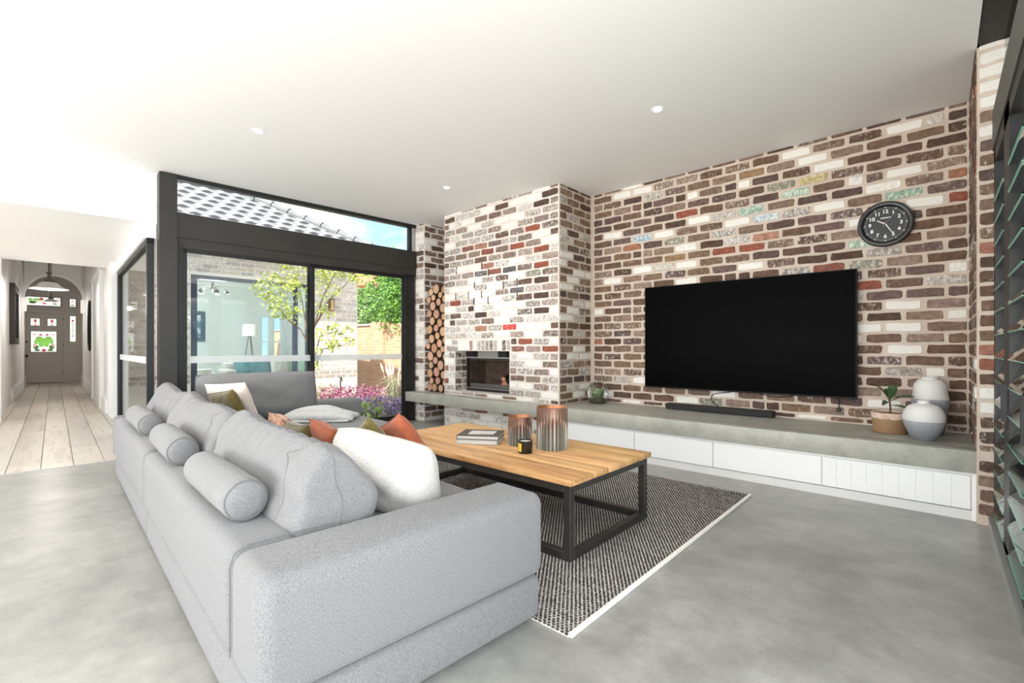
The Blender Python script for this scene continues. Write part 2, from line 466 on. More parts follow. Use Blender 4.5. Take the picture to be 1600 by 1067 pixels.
# ---------------------------------------------------------------- brick laying
def brick_variant(k):
    rnd = random.Random(100 + k)
    hw, hh = 0.5, 0.5
    pts = []
    cr = 0.022
    for (cx, cz, a0) in ((1, 1, 0), (-1, 1, 90), (-1, -1, 180), (1, -1, 270)):
        for j in range(2):
            an = math.radians(a0 + 15 + 60 * j)
            # corner rounded in metres for a 0.222 x 0.068 brick, kept in unit coordinates
            x = cx * (hw - 0.045 - rnd.uniform(0, 0.045)) + 0.045 * math.cos(an)
            z = cz * (hh - 0.16 - rnd.uniform(0, 0.10)) + 0.16 * math.sin(an)
            pts.append((x, z))
        # one extra point on the long or short edge
        if cz == 1 and cx == 1:
            pts.append((rnd.uniform(0.1, 0.3), 0.5 + rnd.uniform(-0.10, 0.03))); pts.append((rnd.uniform(-0.3, -0.1), 0.5 + rnd.uniform(-0.10, 0.03)))
        if cz == -1 and cx == -1:
            pts.append((rnd.uniform(-0.3, -0.1), -0.5 + rnd.uniform(-0.03, 0.10))); pts.append((rnd.uniform(0.1, 0.3), -0.5 + rnd.uniform(-0.03, 0.10)))
    n = len(pts)
    b = MB()
    vs = [(x, 0.02, z) for x, z in pts] + [(x, -0.002, z) for x, z in pts] + [(x * 0.965, -0.0062 + rnd.uniform(-0.001, 0.001), z * 0.90) for x, z in pts] + [(0, -0.0068, 0)]
    fs = []
    for i in range(n):
        j = (i + 1) % n
        fs += [(i, n + i, n + j, j), (n + i, 2 * n + i, 2 * n + j, n + j), (2 * n + i, 3 * n, 2 * n + j)]
    b.add(vs, fs)
    me = b.mesh('brick'); 
    # make the front face look along -y whatever the winding came out as
    me.polygons.foreach_set('use_smooth', [False] * len(me.polygons))
    me.materials.append(M['brick'])
    return me
BR = [brick_variant(k) for k in range(10)]
BROWN = [S(112, 90, 78), S(98, 78, 67), S(124, 103, 90), S(86, 68, 58), S(134, 112, 98), S(108, 90, 84), S(120, 98, 80), S(92, 76, 70), S(140, 120, 108), S(104, 82, 68)]
BROWNP = [S(140, 122, 112), S(128, 110, 100), S(150, 134, 124), S(118, 102, 94), S(156, 140, 130), S(134, 118, 112)]
WHITE = [S(226, 224, 218), S(216, 213, 205), S(232, 231, 227)]
GREYS = [S(150, 140, 132), S(164, 154, 146), S(138, 128, 122), S(172, 163, 156)]
RED = [S(142, 92, 78), S(130, 84, 72), S(152, 106, 90)]
CN = {'w': (S(232, 231, 227), 0.62), 'g': (S(132, 128, 112), 0.40), 'gr': (S(140, 168, 148), 0.46), 'bl': (S(150, 176, 190), 0.46), 'y': (S(186, 168, 116), 0.45),
      'r': (S(142, 84, 68), 0.22), 'o': (S(160, 112, 88), 0.2), 'd': (S(86, 70, 63), 0.2), 'dk': (S(96, 92, 92), 0.36), 'p': (S(164, 122, 104), 0.2), 't': (S(146, 118, 90), 0.15), 'rr': (S(196, 62, 54), 0.36)}
def put_brick(parent, x, z, L, Hh, place, col, alpha, name='brick', rnd=random):
    loc, rz = place(x, z)
    o = link(name, rnd.choice(BR), None, parent, loc, (0, 0, rz), (L, 1.0, Hh))
    if rnd.random() < 0.5: o.rotation_euler[1] = PI; 
    o.color = (*col, alpha)
    return o
PITCH, COURSE, TOPC = 0.245, 0.0868, 2.779
def lay(parent, place, x0, x1, zs, end0, style, skip=None, special=None, joint=0.019, hgt=0.070, seed=1, limit=None):
    """courses of bricks between x0 and x1; place(x, z) gives world location and turn. end0: bond measured from x1"""
    rnd = random.Random(seed)
    out = []
    for ci, z, zh in zs:
        off = 0.0 if (ci % 2 == 0) else PITCH / 2
        if end0: off = PITCH / 2 - off
        xs = [x1]
        x = x1 - (PITCH - off if off else PITCH)
        while x > x0 + 0.03:
            xs.append(x); x -= PITCH * (1 + 0)
        if xs[-1] - x0 > 0.035: xs.append(x0)
        else: xs[-1] = x0
        for b, a in zip(xs[:-1], xs[1:]):
            # now and then a brick is made up of two halves
            segs = [(a, b)]
            if b - a > 0.2 and rnd.random() < 0.05: segs = [(a, (a + b) / 2), ((a + b) / 2, b)]
            for (sa, sb) in segs:
                cx = (sa + sb) / 2
                if skip and skip(sa, sb, z): continue
                jl = joint * rnd.uniform(0.75, 1.3)
                L = sb - sa - jl
                if L < 0.02: continue
                col, al = style(cx, z, rnd)
                o = put_brick(parent, cx + rnd.uniform(-.003, .003), z + rnd.uniform(-.0015, .0015), L, (zh - 0.016) * rnd.uniform(0.96, 1.04), place, col, al, 'brick', rnd)
                out.append((cx, z, o))
    return out
def recolour(bricks, marks, unproject):
    for (u, v, c) in marks:
        x, z = unproject(u, v)
        best = min(bricks, key=lambda b: (b[0] - x) ** 2 + (2.6 * (b[1] - z)) ** 2)
        if abs(best[0] - x) < 0.16 and abs(best[1] - z) < 0.06:
            col, al = CN[c]; k = random.uniform(0.93, 1.05)
            best[2].color = (col[0] * k, col[1] * k, col[2] * k, al + random.uniform(-.04, .04))
_F = Vector((-math.sin(YAW), math.cos(YAW), 0)); _R = Vector((math.cos(YAW), math.sin(YAW), 0))
def unproj_Y(Y):
    def f(u, v):
        d = _F + _R * ((u - 800) / FPX) + Vector((0, 0, (543.5 - v) / FPX))
        return d.x * Y / d.y, EYE + d.z * Y / d.y
    return f
COURSES = [(27, 0.4555, 0.050), (-1, TOPC + COURSE - 0.020, 0.046)] + [(i, TOPC - i * COURSE, 0.0868) for i in range(27)]
LOWER = [(i, TOPC - i * COURSE, 0.0868) for i in range(28, 32)]

# the television wall
YW, XL, XR = 4.782, -3.06, 0.166
m = MB(); m.box(XL - 0.4, 0.60, YW, YW + 0.12, 0, CEIL)
wall_back = struct('wall_back', m, M['mortar'], 'wall of reclaimed brown bricks behind the television')
def st_tv(x, z, r):
    k = r.random()
    if k < 0.05: return r.choice(WHITE), r.uniform(0.5, 0.62)
    if k < 0.10: return r.choice(GREYS), r.uniform(0.40, 0.5)
    if k < 0.12: return r.choice(RED), 0.15
    return r.choice(BROWN), r.uniform(0.12, 0.40)
tv_b = lay(wall_back, lambda x, z: ((x, YW, z), 0.0), XL + 0.03, XR, COURSES, False, st_tv,
           skip=lambda a, b, z: a > -2.27 and b < -0.56 and 0.68 < z < 1.66, seed=3)
recolour(tv_b, [(1152, 291, 'w'), (1084, 307.6, 'w'), (1102.7, 345.5, 'w'), (1163, 347, 'w'), (1182.8, 328.6, 'gr'), (1205, 340, 'bl'), (1254.5, 300.5, 'gr'), (1274, 281, 'y'),
    (1250, 240, 'w'), (1274, 248.5, 'w'), (1299.5, 258, 'w'), (1298, 324.4, 'w'), (1144.9, 393, 'r'), (1187, 386, 'r'), (1085.8, 333, 'r'), (990, 376, 'bl'), (1021, 371, 'w'), (952, 371, 'w'),
    (973, 390, 'o'), (1088.6, 414, 'w'), (1181, 416, 'w'), (1056, 441, 'w'), (947, 441, 'w'), (962, 309, 'w'), (1069, 375, 'g'), (1072, 402, 't'), (1206.7, 368, 'p'), (1240, 290, 'g'), (1195, 264, 't'),
    (1414, 199, 'w'), (1414, 269, 'w'), (1446, 315.6, 'w'), (1311, 257.5, 'w'), (1311, 321, 'w'), (1412.5, 302.5, 'gr'), (1493, 304, 'r'), (1495, 270.6, 'o'), (1414, 477, 'w'), (1354, 413, 'g'),
    (1345, 432, 'dk'), (1367, 447, 'r'), (1341, 381, 'gr'), (1411, 512, 'w'), (1359, 512, 'w'), (1347, 529, 'w'), (1411, 545.6, 'w'), (1475, 581, 'w'), (1381, 630, 'w'), (1287, 652, 'w'),
    (1083.5, 626, 'w'), (1119, 627, 'g'), (1144, 616, 'w'), (1276, 652, 'w'), (990, 594, 'w'), (985, 312, 'd'), (1005, 322, 'd'), (1490, 185, 'd')], unproj_Y(YW))

# chimney breast with a fireplace opening
CX0, CX1, CY = -5.016, -3.075, 4.155
FX0, FX1, FZ0, FZ1 = -4.797, -3.809, 0.478, 1.016
m = MB()
m.box(CX0, FX0, CY, YW + 0.05, 0, CEIL); m.box(FX1, CX1, CY, YW + 0.05, 0, CEIL)
m.box(FX0, FX1, CY, YW + 0.05, FZ1, CEIL); m.box(FX0, FX1, CY, YW + 0.05, 0, FZ0); m.box(FX0, FX1, 4.70, YW + 0.05, FZ0, FZ1)
wall_chimney = struct('wall_chimney', m, M['mortar_pale'], 'brick chimney breast with patchy white paint')
def st_ch(x, z, r):
    wl = (CX1 - x) / (CX1 - CX0)          # 1 at the garden side
    lowz = max(0.0, 1.0 - abs(z - 0.9) / 1.3)
    pw = 0.16 + 0.30 * lowz * (0.35 + 0.65 * wl) + (0.25 if z < 0.44 else 0)  # garden-side white: patchy old paint, plus window glare put into the colour
    pg = 0.22 + 0.24 * wl
    k = r.random()
    if k < pw: return r.choice(WHITE), r.uniform(0.55, 0.7)
    if k < pw + pg: return r.choice(GREYS), r.uniform(0.40, 0.53)
    if k < pw + pg + 0.03: return r.choice(RED), r.uniform(0.2, 0.4)
    return r.choice(BROWNP + BROWN[:3]), r.uniform(0.25, 0.47)
SOLD0, SOLD1 = -4.735, -3.79
def skip_ch(a, b, z):
    if a > FX0 - 0.06 and b < FX1 + 0.08 and FZ0 < z < FZ1 + 0.02: return True
    if b > SOLD0 and a < SOLD1 and FZ1 - 0.01 < z < 1.165: return a > SOLD0 - 0.10 and b < SOLD1 + 0.10
    return False
pc_ = lambda x, z: ((x, CY, z), 0.0)
allc = COURSES + LOWER
fire = [c for c in allc if FZ0 < c[1] < FZ1]; sold = [c for c in allc if FZ1 <= c[1] < 1.165]; full = [c for c in allc if c not in fire and c not in sold]
ch_b = lay(wall_chimney, pc_, CX0, CX1, full, False, st_ch, seed=11)
ch_b += lay(wall_chimney, pc_, CX0, FX0, fire, False, st_ch, seed=12) + lay(wall_chimney, pc_, FX1, CX1, fire, False, st_ch, seed=13)
ch_b += lay(wall_chimney, pc_, CX0, SOLD0, sold, False, st_ch, seed=14) + lay(wall_chimney, pc_, SOLD1, CX1, sold, False, st_ch, seed=15)
recolour(ch_b, [(833, 353, 'r'), (810.6, 382, 'r'), (846, 387, 'r'), (846, 411, 'r'), (796.7, 512.5, 'rr'), (711, 475, 'r'), (751, 514, 'p'), (820, 535, 'r'), (865, 547, 'r'), (752.5, 426, 'dk'), (797.5, 420.6, 'dk'),
    (808.8, 452.5, 'dk'), (848, 435.6, 'd'), (846, 461, 'd'), (807, 314, 'w'), (812.5, 336, 'w'), (865, 372, 'w'), (835, 426, 'g'), (852, 509, 'w'), (740, 484, 'd'), (751, 491, 'd'), (772, 445, 'w'), (780, 470, 'w'),
    (740, 440, 'w'), (835, 485, 'd'), (858, 300, 'd'), (850, 318, 'd'), (733, 350, 'w'), (760, 335, 'w'), (757, 455, 'w'), (800, 435, 'w'), (790, 490, 'w')], unproj_Y(CY))
r_ = random.Random(5)
ns = 13
for i in range(ns):                         # soldier course over the fire
    x = SOLD0 + (SOLD1 - SOLD0) * (i + 0.5) / ns
    o = link('brick', r_.choice(BR), None, wall_chimney, (x, CY, 1.087), (0, PI / 2, 0), (0.128, 1, 0.056))
    c, al = r_.choice([(r_.choice(WHITE), .6), (r_.choice(GREYS), .4), (r_.choice(BROWN), .4), (S(160, 120, 112), .4)])
    o.color = (*c, al)
for ci, z, zh in COURSES:                   # left reveal of the opening
    if FZ0 < z < FZ1:
        for y0, y1 in ((CY + 0.008, CY + 0.11), (CY + 0.118, CY + 0.22)):
            o = link('brick', r_.choice(BR), None, wall_chimney, (FX0, (y0 + y1) / 2, z), (0, 0, PI / 2), (y1 - y0, 1, 0.069))
            o.color = (*r_.choice(BROWN + GREYS), r_.uniform(.2, .5))
for (a, b_) in ((300, 362), (328, 388), (195, 380), (270, 440), (245, 485), (268, 510), (300, 480), (327, 505), (390, 440), (447, 430), (448, 490), (192, 490)):
    x, z = unproj_Y(CY - 0.006)(640 + a / 2.667, 280 + b_ / 2.667)
    mbs = MB(); mbs.box(x - 0.006, x + 0.006, CY - 0.0085, CY + 0.01, z - 0.045, z + 0.045); part('vent_slot', mbs, M['dark_soffit'], wall_chimney)
# side of the breast facing the television
m = MB(); m.box(CX1 - 0.001, CX1 + 0.006, CY + 0.002, YW + 0.001, 0, CEIL)
wall_cs = struct('wall_chimney_side', m, M['mortar'], 'side of the brick chimney breast facing the television')
def st_cs(x, z, r):
    k = r.random()
    if k < 0.24: return r.choice(WHITE), r.uniform(0.5, 0.65)
    if k < 0.36: return r.choice(GREYS), r.uniform(0.4, 0.5)
    return r.choice(BROWN), r.uniform(0.15, 0.42)
lay(wall_cs, lambda y, z: ((CX1 + 0.006, y, z), PI / 2), CY, YW, COURSES, True, st_cs, seed=21)

# pier beside the garden doors and the firewood niche
PX0, PX1, PY = -5.735, -5.50, 4.178
m = MB(); m.box(PX0, PX1, PY, YW + 0.05, 0, CEIL); m.box(PX0, CX0, YW, YW + 0.08, 0, CEIL)
wall_pier = struct('wall_pier', m, M['mortar_pale'], 'brick pier between the garden doors and the firewood niche')
def st_p(x, z, r):
    k = r.random()
    if k < 0.42: return r.choice(WHITE), r.uniform(0.5, 0.68)
    if k < 0.8: return r.choice(GREYS), r.uniform(0.4, 0.52)
    return r.choice(BROWN), r.uniform(0.3, 0.45)
lay(wall_pier, lambda x, z: ((x, PY, z), 0.0), PX0, PX1, COURSES + LOWER, False, st_p, seed=31)
def st_ps(x, z, r):
    k = r.random()
    if k < 0.16: return r.choice(WHITE), r.uniform(0.5, 0.65)
    return r.choice(BROWN), r.uniform(0.15, 0.4)
lay(wall_pier, lambda y, z: ((PX1, y, z), PI / 2), PY, YW, COURSES + LOWER, True, st_ps, seed=33)

# right-hand brick nib at the louvre doors
NX, NY = 0.170, 3.968
m = MB(); m.box(NX, 0.60, NY, YW + 0.02, 0, CEIL)
wall_nib = struct('wall_right', m, M['mortar'], 'short brick nib wall beside the louvre doors')
def st_n(x, z, r):
    if z > 2.44: return r.choice(WHITE), 0.6  # top bricks whitened: light from the highlight window painted in
    k = r.random()
    if k < 0.10: return r.choice(WHITE), 0.55
    if k < 0.2: return r.choice(RED), 0.2
    return r.choice(BROWN), r.uniform(0.15, 0.4)
lay(wall_nib, lambda x, z: ((x, NY, z), 0.0), NX, NX + 0.135, COURSES + LOWER, False, st_n, seed=41)
lay(wall_nib, lambda y, z: ((NX, YW - y, z), -PI / 2), 0.0, YW - NY, COURSES, True, st_tv, seed=43)

# ---------------------------------------------------------------- concrete bench and white drawers
SLAB_T, SLAB_B, SLAB_Y = 0.428, 0.2925, 3.988
m = MB()
m.rbox(-5.70, 0.236, SLAB_Y, 4.147, SLAB_B, SLAB_T, 0.006, 2); m.box(-5.70, PX1, 4.14, 4.171, SLAB_B + 0.002, SLAB_T - 0.001); m.box(CX1 + 0.007, NX, 4.14, 4.161, SLAB_B + 0.002, SLAB_T - 0.0005); m.box(PX1, CX0, 4.14, 4.161, SLAB_B + 0.002, SLAB_T - 0.0005)
m.box(CX1 + 0.007, NX, 4.16, YW - 0.001, SLAB_B + 0.001, SLAB_T - 0.0005)
m.box(PX1, CX0, 4.16, YW - 0.001, SLAB_B + 0.001, SLAB_T - 0.0005)
bench = link('concrete_bench', m.mesh('concrete_bench', True), M['slab'])
tag(bench, 'long grey concrete bench slab running along the brick wall and hearth', 'bench')
dx = [-3.062, -2.10, -1.387, -0.624, 0.150]
DG = 'white drawer units under the concrete bench'
dlab = ['plain white drawer unit nearest the chimney breast', 'plain white drawer unit half hidden by the timber table', 'plain white drawer unit below the sound bar', 'grooved white drawer unit beside the louvre doors']
for i in range(4):
    a, b = dx[i], dx[i + 1]
    t = thing('drawer_unit', dlab[i], 'cabinet', ((a + b) / 2, 4.01, 0), 0, DG)
    h = (b - a) / 2
    mb = MB(); mb.box(-h, h, 0.020, 0.72, 0.062, SLAB_B - 0.002); part('carcass', mb, M['drawer'], t)
    mb = MB(); mb.box(-h, h, 0.004, 0.024, 0.0, 0.060); part('kickboard', mb, M['kick'], t)
    mb = MB()
    nb = 1 if i < 3 else 9
    w = (2 * h - 0.006) / nb
    for k in range(nb):
        x = -h + 0.003 + k * w
        mb.rbox(x + (0.0012 if nb > 1 else 0), x + w - (0.0012 if nb > 1 else 0), 0.0, 0.019, 0.066, SLAB_B - 0.020, 0.0018, 1)
    if nb > 1: mb.box(-h + 0.004, h - 0.004, 0.004, 0.019, 0.067, SLAB_B - 0.021)
    part('drawer_front', mb, M['drawer'], t)
m = MB(); m.box(0.150, NX, 4.012, 4.60, 0, SLAB_B - 0.001); struct('trim_2', m, M['drawer'], 'white filler panel at the end of the drawers')

# ---------------------------------------------------------------- garden doors: steel column, beam, sliding panes, transom
WP = -5.97
m = MB(); m.obox(WP - 0.07, WP + 0.075, 0.765, 0.915, 0, 2.845)
struct('trim_column', m, M['black'], 'black steel column at the corner of the glazing')
m = MB(); m.obox(WP - 0.06, WP + 0.06, 0.915, 3.80, 2.205, 2.462)
m.obox(WP - 0.05, WP + 0.045, 0.915, 3.80, 2.10, 2.206)
struct('trim_beam', m, M['black'], 'deep black steel beam over the garden doors')
tr = MB(); tr.obox(WP - 0.03, WP + 0.05, 0.90, 3.80, 2.806, 2.853); tr.obox(WP - 0.03, WP + 0.03, 3.70, 3.745, 2.462, 2.806)
w2 = struct('window_1', tr, M['black_frame'], 'long transom window above the black beam')
mb = MB(); mb.obox(WP - 0.004, WP + 0.004, 0.915, 3.72, 2.462, 2.806); part('pane', mb, M['glass'], w2)
mb = MB(); mb.obox(WP - 0.03, WP + 0.03, 3.745, 3.80, 2.462, 2.806); part('frame_edge', mb, M['alu'], w2)
g = MB(); g.obox(WP - 0.05, WP + 0.045, 3.625, 3.785, 0, 2.12); g.obox(WP - 0.05, WP + 0.05, 0.915, 0.968, 0, 2.12); g.obox(WP - 0.06, WP + 0.06, 0.915, 3.785, -0.004, 0.022)
d1 = struct('door_1', g, M['black_frame'], 'black framed sliding glass doors to the courtyard')
def leaf(q0, q1, dp, handle):
    mb = MB(); x0, x1 = WP + dp - 0.018, WP + dp + 0.018
    mb.obox(x0, x1, q0, q0 + 0.05, 0.022, 2.105); mb.obox(x0, x1, q1 - 0.05, q1, 0.022, 2.105); mb.obox(x0, x1, q0, q1, 0.022, 0.085); mb.obox(x0, x1, q0, q1, 2.06, 2.105)
    f = part('sliding_frame', mb, M['black_frame'], d1)
    mb = MB(); mb.obox(WP + dp - 0.004, WP + dp + 0.004, q0 + 0.05, q1 - 0.05, 0.085, 2.06); part('pane', mb, M['glass'], f)
    mb = MB(); mb.obox(WP + dp + 0.0042, WP + dp + 0.0052, q0 + 0.05, q1 - 0.05, 0.894, 0.968); part('frosted_strip', mb, M['frost'], f)
    if handle:
        mb = MB(); mb.obox(x1, x1 + 0.025, q0 + 0.012, q0 + 0.036, 0.95, 1.22); part('handle', mb, M['black_frame'], f)
leaf(0.955, 2.335, 0.024, True)
leaf(2.270, 3.660, -0.024, False)

# glazing along the passage, at right angles to the garden doors
QG = 0.712
g = MB(); g.obox(-9.20, -6.05, QG - 0.03, QG + 0.03, 2.125, 2.185); g.obox(-9.20, -9.10, QG - 0.03, QG + 0.03, 0, 2.125); g.obox(-6.12, -6.05, QG - 0.03, QG + 0.03, 0, 2.185)
g.obox(-9.20, -6.05, QG - 0.03, QG + 0.03, -0.004, 0.03)
w3 = struct('window_2', g, M['black_frame'], 'black framed glazing along the passage')
mb = MB(); mb.obox(-9.10, -6.12, QG - 0.004, QG + 0.004, 0.03, 2.125); part('pane', mb, M['side_glass'], w3)
mb = MB(); mb.obox(-9.16, -6.12, QG - 0.006, QG - 0.005, 0.885, 0.960); part('frosted_strip', mb, M['frost'], w3)
m = MB(); m.obox(-9.20, -6.09, QG - 0.05, QG + 0.05, 2.186, LOW); struct('trim_3', m, M['paint'], 'white head above the passage glazing')

# ---------------------------------------------------------------- louvre doors on the right
BX = 0.262
m = MB(); m.box(0.235, 0.345, -4.6, NY - 0.004, 2.216, 2.44); struct('trim_door_head', m, M['beam_grey'], 'grey steel beam above the louvre doors')
m = MB(); m.box(0.175, 1.35, -4.6, 4.9, 2.862, 3.15); struct('ceiling_soffit', m, M['dark_soffit'], 'dark soffit outside the highlight window')
m = MB(); m.box(0.286, 0.294, -4.6, NY - 0.004, 2.44, 2.862)
w4 = struct('window_3', m, M['glass'], 'highlight glass above the steel beam')
m = MB(); m.box(0.218, 0.36, -4.6, NY - 0.004, -0.01, 0.055); struct('trim_sill', m, M['alu'], 'pale metal sill of the louvre doors')
blade = MB(); blade.mi = 0; blade.box(-0.0035, 0.0035, -0.233, 0.233, -0.074, 0.074)
blade.mi = 1; blade.box(-0.0036, 0.0036, -0.233, 0.233, 0.0735, 0.077); blade.box(-0.0036, 0.0036, -0.233, 0.233, -0.077, -0.0735)
blade_me = blade.mesh('blade'); blade_me.materials.append(M['louvre_glass']); blade_me.materials.append(M['louvre_edge'])
for n in range(3):
    y1 = 3.962 - n * 0.735
    y0 = y1 - 0.735
    g = MB(); g.box(BX - 0.02, BX + 0.03, y1 - 0.075, y1, 0.055, 2.216); g.box(BX - 0.02, BX + 0.03, y0, y0 + 0.155, 0.055, 2.216)
    g.box(BX - 0.02, BX + 0.03, y0, y1, 2.13, 2.216); g.box(BX - 0.02, BX + 0.03, y0, y1, 0.055, 0.095)
    d = struct('door_%d' % (n + 2), g, M['black_frame'], ['black louvre door next to the brick nib', 'middle black louvre door', 'black louvre door farthest from the brick nib'][n])
    yc = (y0 + 0.155 + y1 - 0.075) / 2
    k = 0; z = 0.165
    while z < 2.08:
        link('blade', blade_me, None, d, (BX + 0.005, yc, z), (0, math.radians(22), 0), (1, (y1 - y0 - 0.235) / 0.466, 1)); z += 0.129
    mb = MB(); mb.box(BX - 0.04, BX - 0.02, y0 + 0.02, y0 + 0.05, 0.70, 0.88); part('handle', mb, M['black_frame'], d)

# ---------------------------------------------------------------- old hall with front door
HQ0, HQ1, HC = -0.60, 0.625, 3.75
m = MB(); m.obox(-20.3, -9.96, HQ1, HQ1 + 0.25, 0, HC); struct('wall_hall_right', m, M['hall_paint'], 'white hall wall with the oval mirror')
m = MB(); m.obox(-20.3, -9.96, HQ0 - 0.25, HQ0, 0, HC); struct('wall_hall_left', m, M['hall_paint'], 'white hall wall with the dark framed mirror')
m = MB(); m.obox(-9.98, -9.20, QG - 0.10, QG + 0.10, 0, LOW); struct('wall_passage', m, M['paint'], 'white wall end beside the passage glazing')
m = MB(); m.obox(-9.98, -9.83, -2.4, HQ0 + 0.06, 0, LOW); struct('wall_passage_left', m, M['paint'], 'white wall beside the hall opening')
m = MB(); m.obox(-20.3, -9.96, HQ0 - 0.2, HQ1 + 0.2, HC, HC + 0.2); struct('ceiling_hall', m, M['hall_paint'], 'high white hall ceiling')
m = MB(); m.obox(-9.99, -9.90, HQ0 - 0.2, HQ1 + 0.2, LOW + 0.2, HC); struct('wall_hall_head', m, M['hall_paint'], 'plaster above the hall opening')
DP = -20.0
m = MB(); m.obox(DP - 0.25, DP - 0.06, HQ0 - 0.1, HQ1 + 0.1, 0, HC); struct('wall_front', m, M['taupe'], 'taupe front wall of the hall')
for s, (q0, q1) in (('left', (HQ0, HQ0 + 0.028)), ('right', (HQ1 - 0.028, HQ1))):
    m = MB()
    for a, b in ((-19.9, -13.4), (-10.8, -9.99)):
        m.obox(a, b, q0, q1, 0, 0.20)
        qq = (q0, q1 - 0.010) if s == 'left' else (q0 + 0.010, q1)
        m.obox(a, b, qq[0], qq[1], 0.20, 0.235); m.obox(a, b, (q0 if s == 'left' else q0 + 0.017), (q1 - 0.017 if s == 'left' else q1), 0.235, 0.27)
    struct('baseboard_' + s, m, M['paint'], 'tall moulded white skirting on the %s hall wall' % s)
# panelled side door and its casing on the right hall wall
g = MB(); g.obox(-13.35, -13.18, HQ1 - 0.06, HQ1, 0, 2.52); g.obox(-11.02, -10.85, HQ1 - 0.06, HQ1, 0, 2.52); g.obox(-13.40, -10.80, HQ1 - 0.085, HQ1, 2.40, 2.56)
dr = struct('door_5', g, M['paint'], 'white cased doorway in the right hall wall')
mb = MB(); mb.obox(-13.18, -11.02, HQ1 - 0.03, HQ1 - 0.006, 0.0, 2.40); part('door_panel', mb, M['paint'], dr)

# arch across the hall
AP = -17.6
def arch_pts(rq, rz, zs, n=24):
    return [(0.0125 + rq * math.cos(PI * i / n), zs + rz * math.sin(PI * i / n)) for i in range(n + 1)]
inner = arch_pts(0.56, 0.62, 2.36)
m = MB()
vs = []
for pp in (AP - 0.11, AP + 0.11):
    for (q, z) in inner: vs.append(W(pp, q, z))
    for (q, z) in inner: vs.append(W(pp, max(HQ0, min(HQ1, 0.0125 + (q - 0.0125) * 1.12)) if z < 2.5 else q, HC))
n = len(inner); fs = []
for i in range(n - 1):
    fs += [(i, i + 1, n + i + 1, n + i), (2 * n + i, 3 * n + i, 3 * n + i + 1, 2 * n + i + 1), (i, 2 * n + i, 2 * n + i + 1, i + 1)]
m.add(vs, fs)
m.obox(AP - 0.11, AP + 0.11, HQ0, 0.0125 - 0.56, 0, HC); m.obox(AP - 0.11, AP + 0.11, 0.0125 + 0.56, HQ1, 0, HC)
arch = struct('wall_arch', m, M['hall_paint'], 'white plaster arch across the hall')
mb = MB()
for r0, th in ((0.585, 0.020), (0.625, 0.014)):
    mb.tube([W(AP + 0.115, 0.0125 + (r0 + 0.0) * math.cos(a) * 0.97, 2.36 + (r0 + 0.07) * math.sin(a)) for a in [PI * i / 30 for i in range(31)]], th, 6)
part('moulding', mb, M['paint'], arch)
for q in (HQ0 + 0.05, HQ1 - 0.05):
    mb = MB()
    for k, (w_, z0, z1) in enumerate(((0.075, 2.27, 2.37), (0.06, 2.18, 2.27), (0.045, 2.08, 2.18), (0.03, 2.0, 2.08))):
        mb.obox(AP + 0.10, AP + 0.12 + w_, q - 0.05, q + 0.05, z0, z1)
    part('corbel', mb, M['paint'], arch)

# front door with leaded glass
LEAD = mat('lead came', S(60, 54, 52), 0.5)
GLW = emis('bright clear leaded glass', (0.95, 0.97, 0.93), 0.5)
GLG = emis('green leaded glass', S(140, 196, 96), 0.42)
GLP = emis('pink leaded glass', S(232, 186, 184), 0.4)
GLR = emis('red leaded glass', S(190, 70, 76), 0.38)
GLD = emis('dark green leaded glass', S(92, 130, 66), 0.3)
dfr = MB()
dfr.obox(DP - 0.06, DP + 0.05, HQ0, -0.625, 0, 2.10); dfr.obox(DP - 0.06, DP + 0.05, 0.215, 0.275, 0, 2.10); dfr.obox(DP - 0.06, DP + 0.06, HQ0, HQ1, 2.10, 2.19)
dfr.obox(DP - 0.06, DP + 0.02, HQ0, HQ1, 2.19, 3.3)
door_f = struct('door_6', dfr, M['taupe'], 'taupe front door with leaded glass panes')
def panel_with_holes(x0, x1, q0, q1, z0, z1, holes, mbx):
    qs = sorted({q0, q1, *[h[0] for h in holes], *[h[1] for h in holes]}); zs = sorted({z0, z1, *[h[2] for h in holes], *[h[3] for h in holes]})
    for a, b in zip(qs[:-1], qs[1:]):
        for c, d in zip(zs[:-1], zs[1:]):
            if not any(h[0] - 1e-6 <= a and b <= h[1] + 1e-6 and h[2] - 1e-6 <= c and d <= h[3] + 1e-6 for h in holes):
                mbx.obox(x0, x1, a, b, c, d)
mb = MB(); panel_with_holes(DP - 0.02, DP + 0.025, -0.622, 0.212, 0.012, 2.095, [(-0.497, 0.07, 0.93, 1.56), (-0.504, -0.289, 1.714, 1.944), (-0.145, 0.07, 1.714, 1.944), (-0.50, -0.24, 0.16, 0.76), (-0.17, 0.08, 0.16, 0.76)], mb)
mb.obox(DP - 0.02, DP + 0.010, -0.50, 0.08, 0.16, 0.76)
dl = part('door_leaf', mb, M['taupe'], door_f)
def glazed(q0, q1, z0, z1, parent, deco):
    mb = MB(); mb.obox(DP - 0.012, DP - 0.006, q0, q1, z0, z1); gp = part('leaded_pane', mb, GLW, parent)
    mb = MB()
    for a, b in (((q0, z0), (q1, z0)), ((q1, z0), (q1, z1)), ((q1, z1), (q0, z1)), ((q0, z1), (q0, z0))):
        mb.tube([W(DP + 0.0, a[0], a[1]), W(DP + 0.0, b[0], b[1])], 0.011, 5)
    for s in deco.get('lines', []):
        mb.tube([W(DP - 0.002, q, z) for q, z in s], 0.005, 4)
    part('lead', mb, LEAD, gp)
    for (q, z, a, b, mt) in deco.get('spots', []):
        mb = MB(); nn = 14
        pts = [(q + a * math.cos(2 * PI * i / nn), z + b * math.sin(2 * PI * i / nn)) for i in range(nn)]
        mb.add([W(DP - 0.004, *p_) for p_ in pts], [list(range(nn))]); part('coloured_glass', mb, mt, gp)
c = -0.2135
spots = []
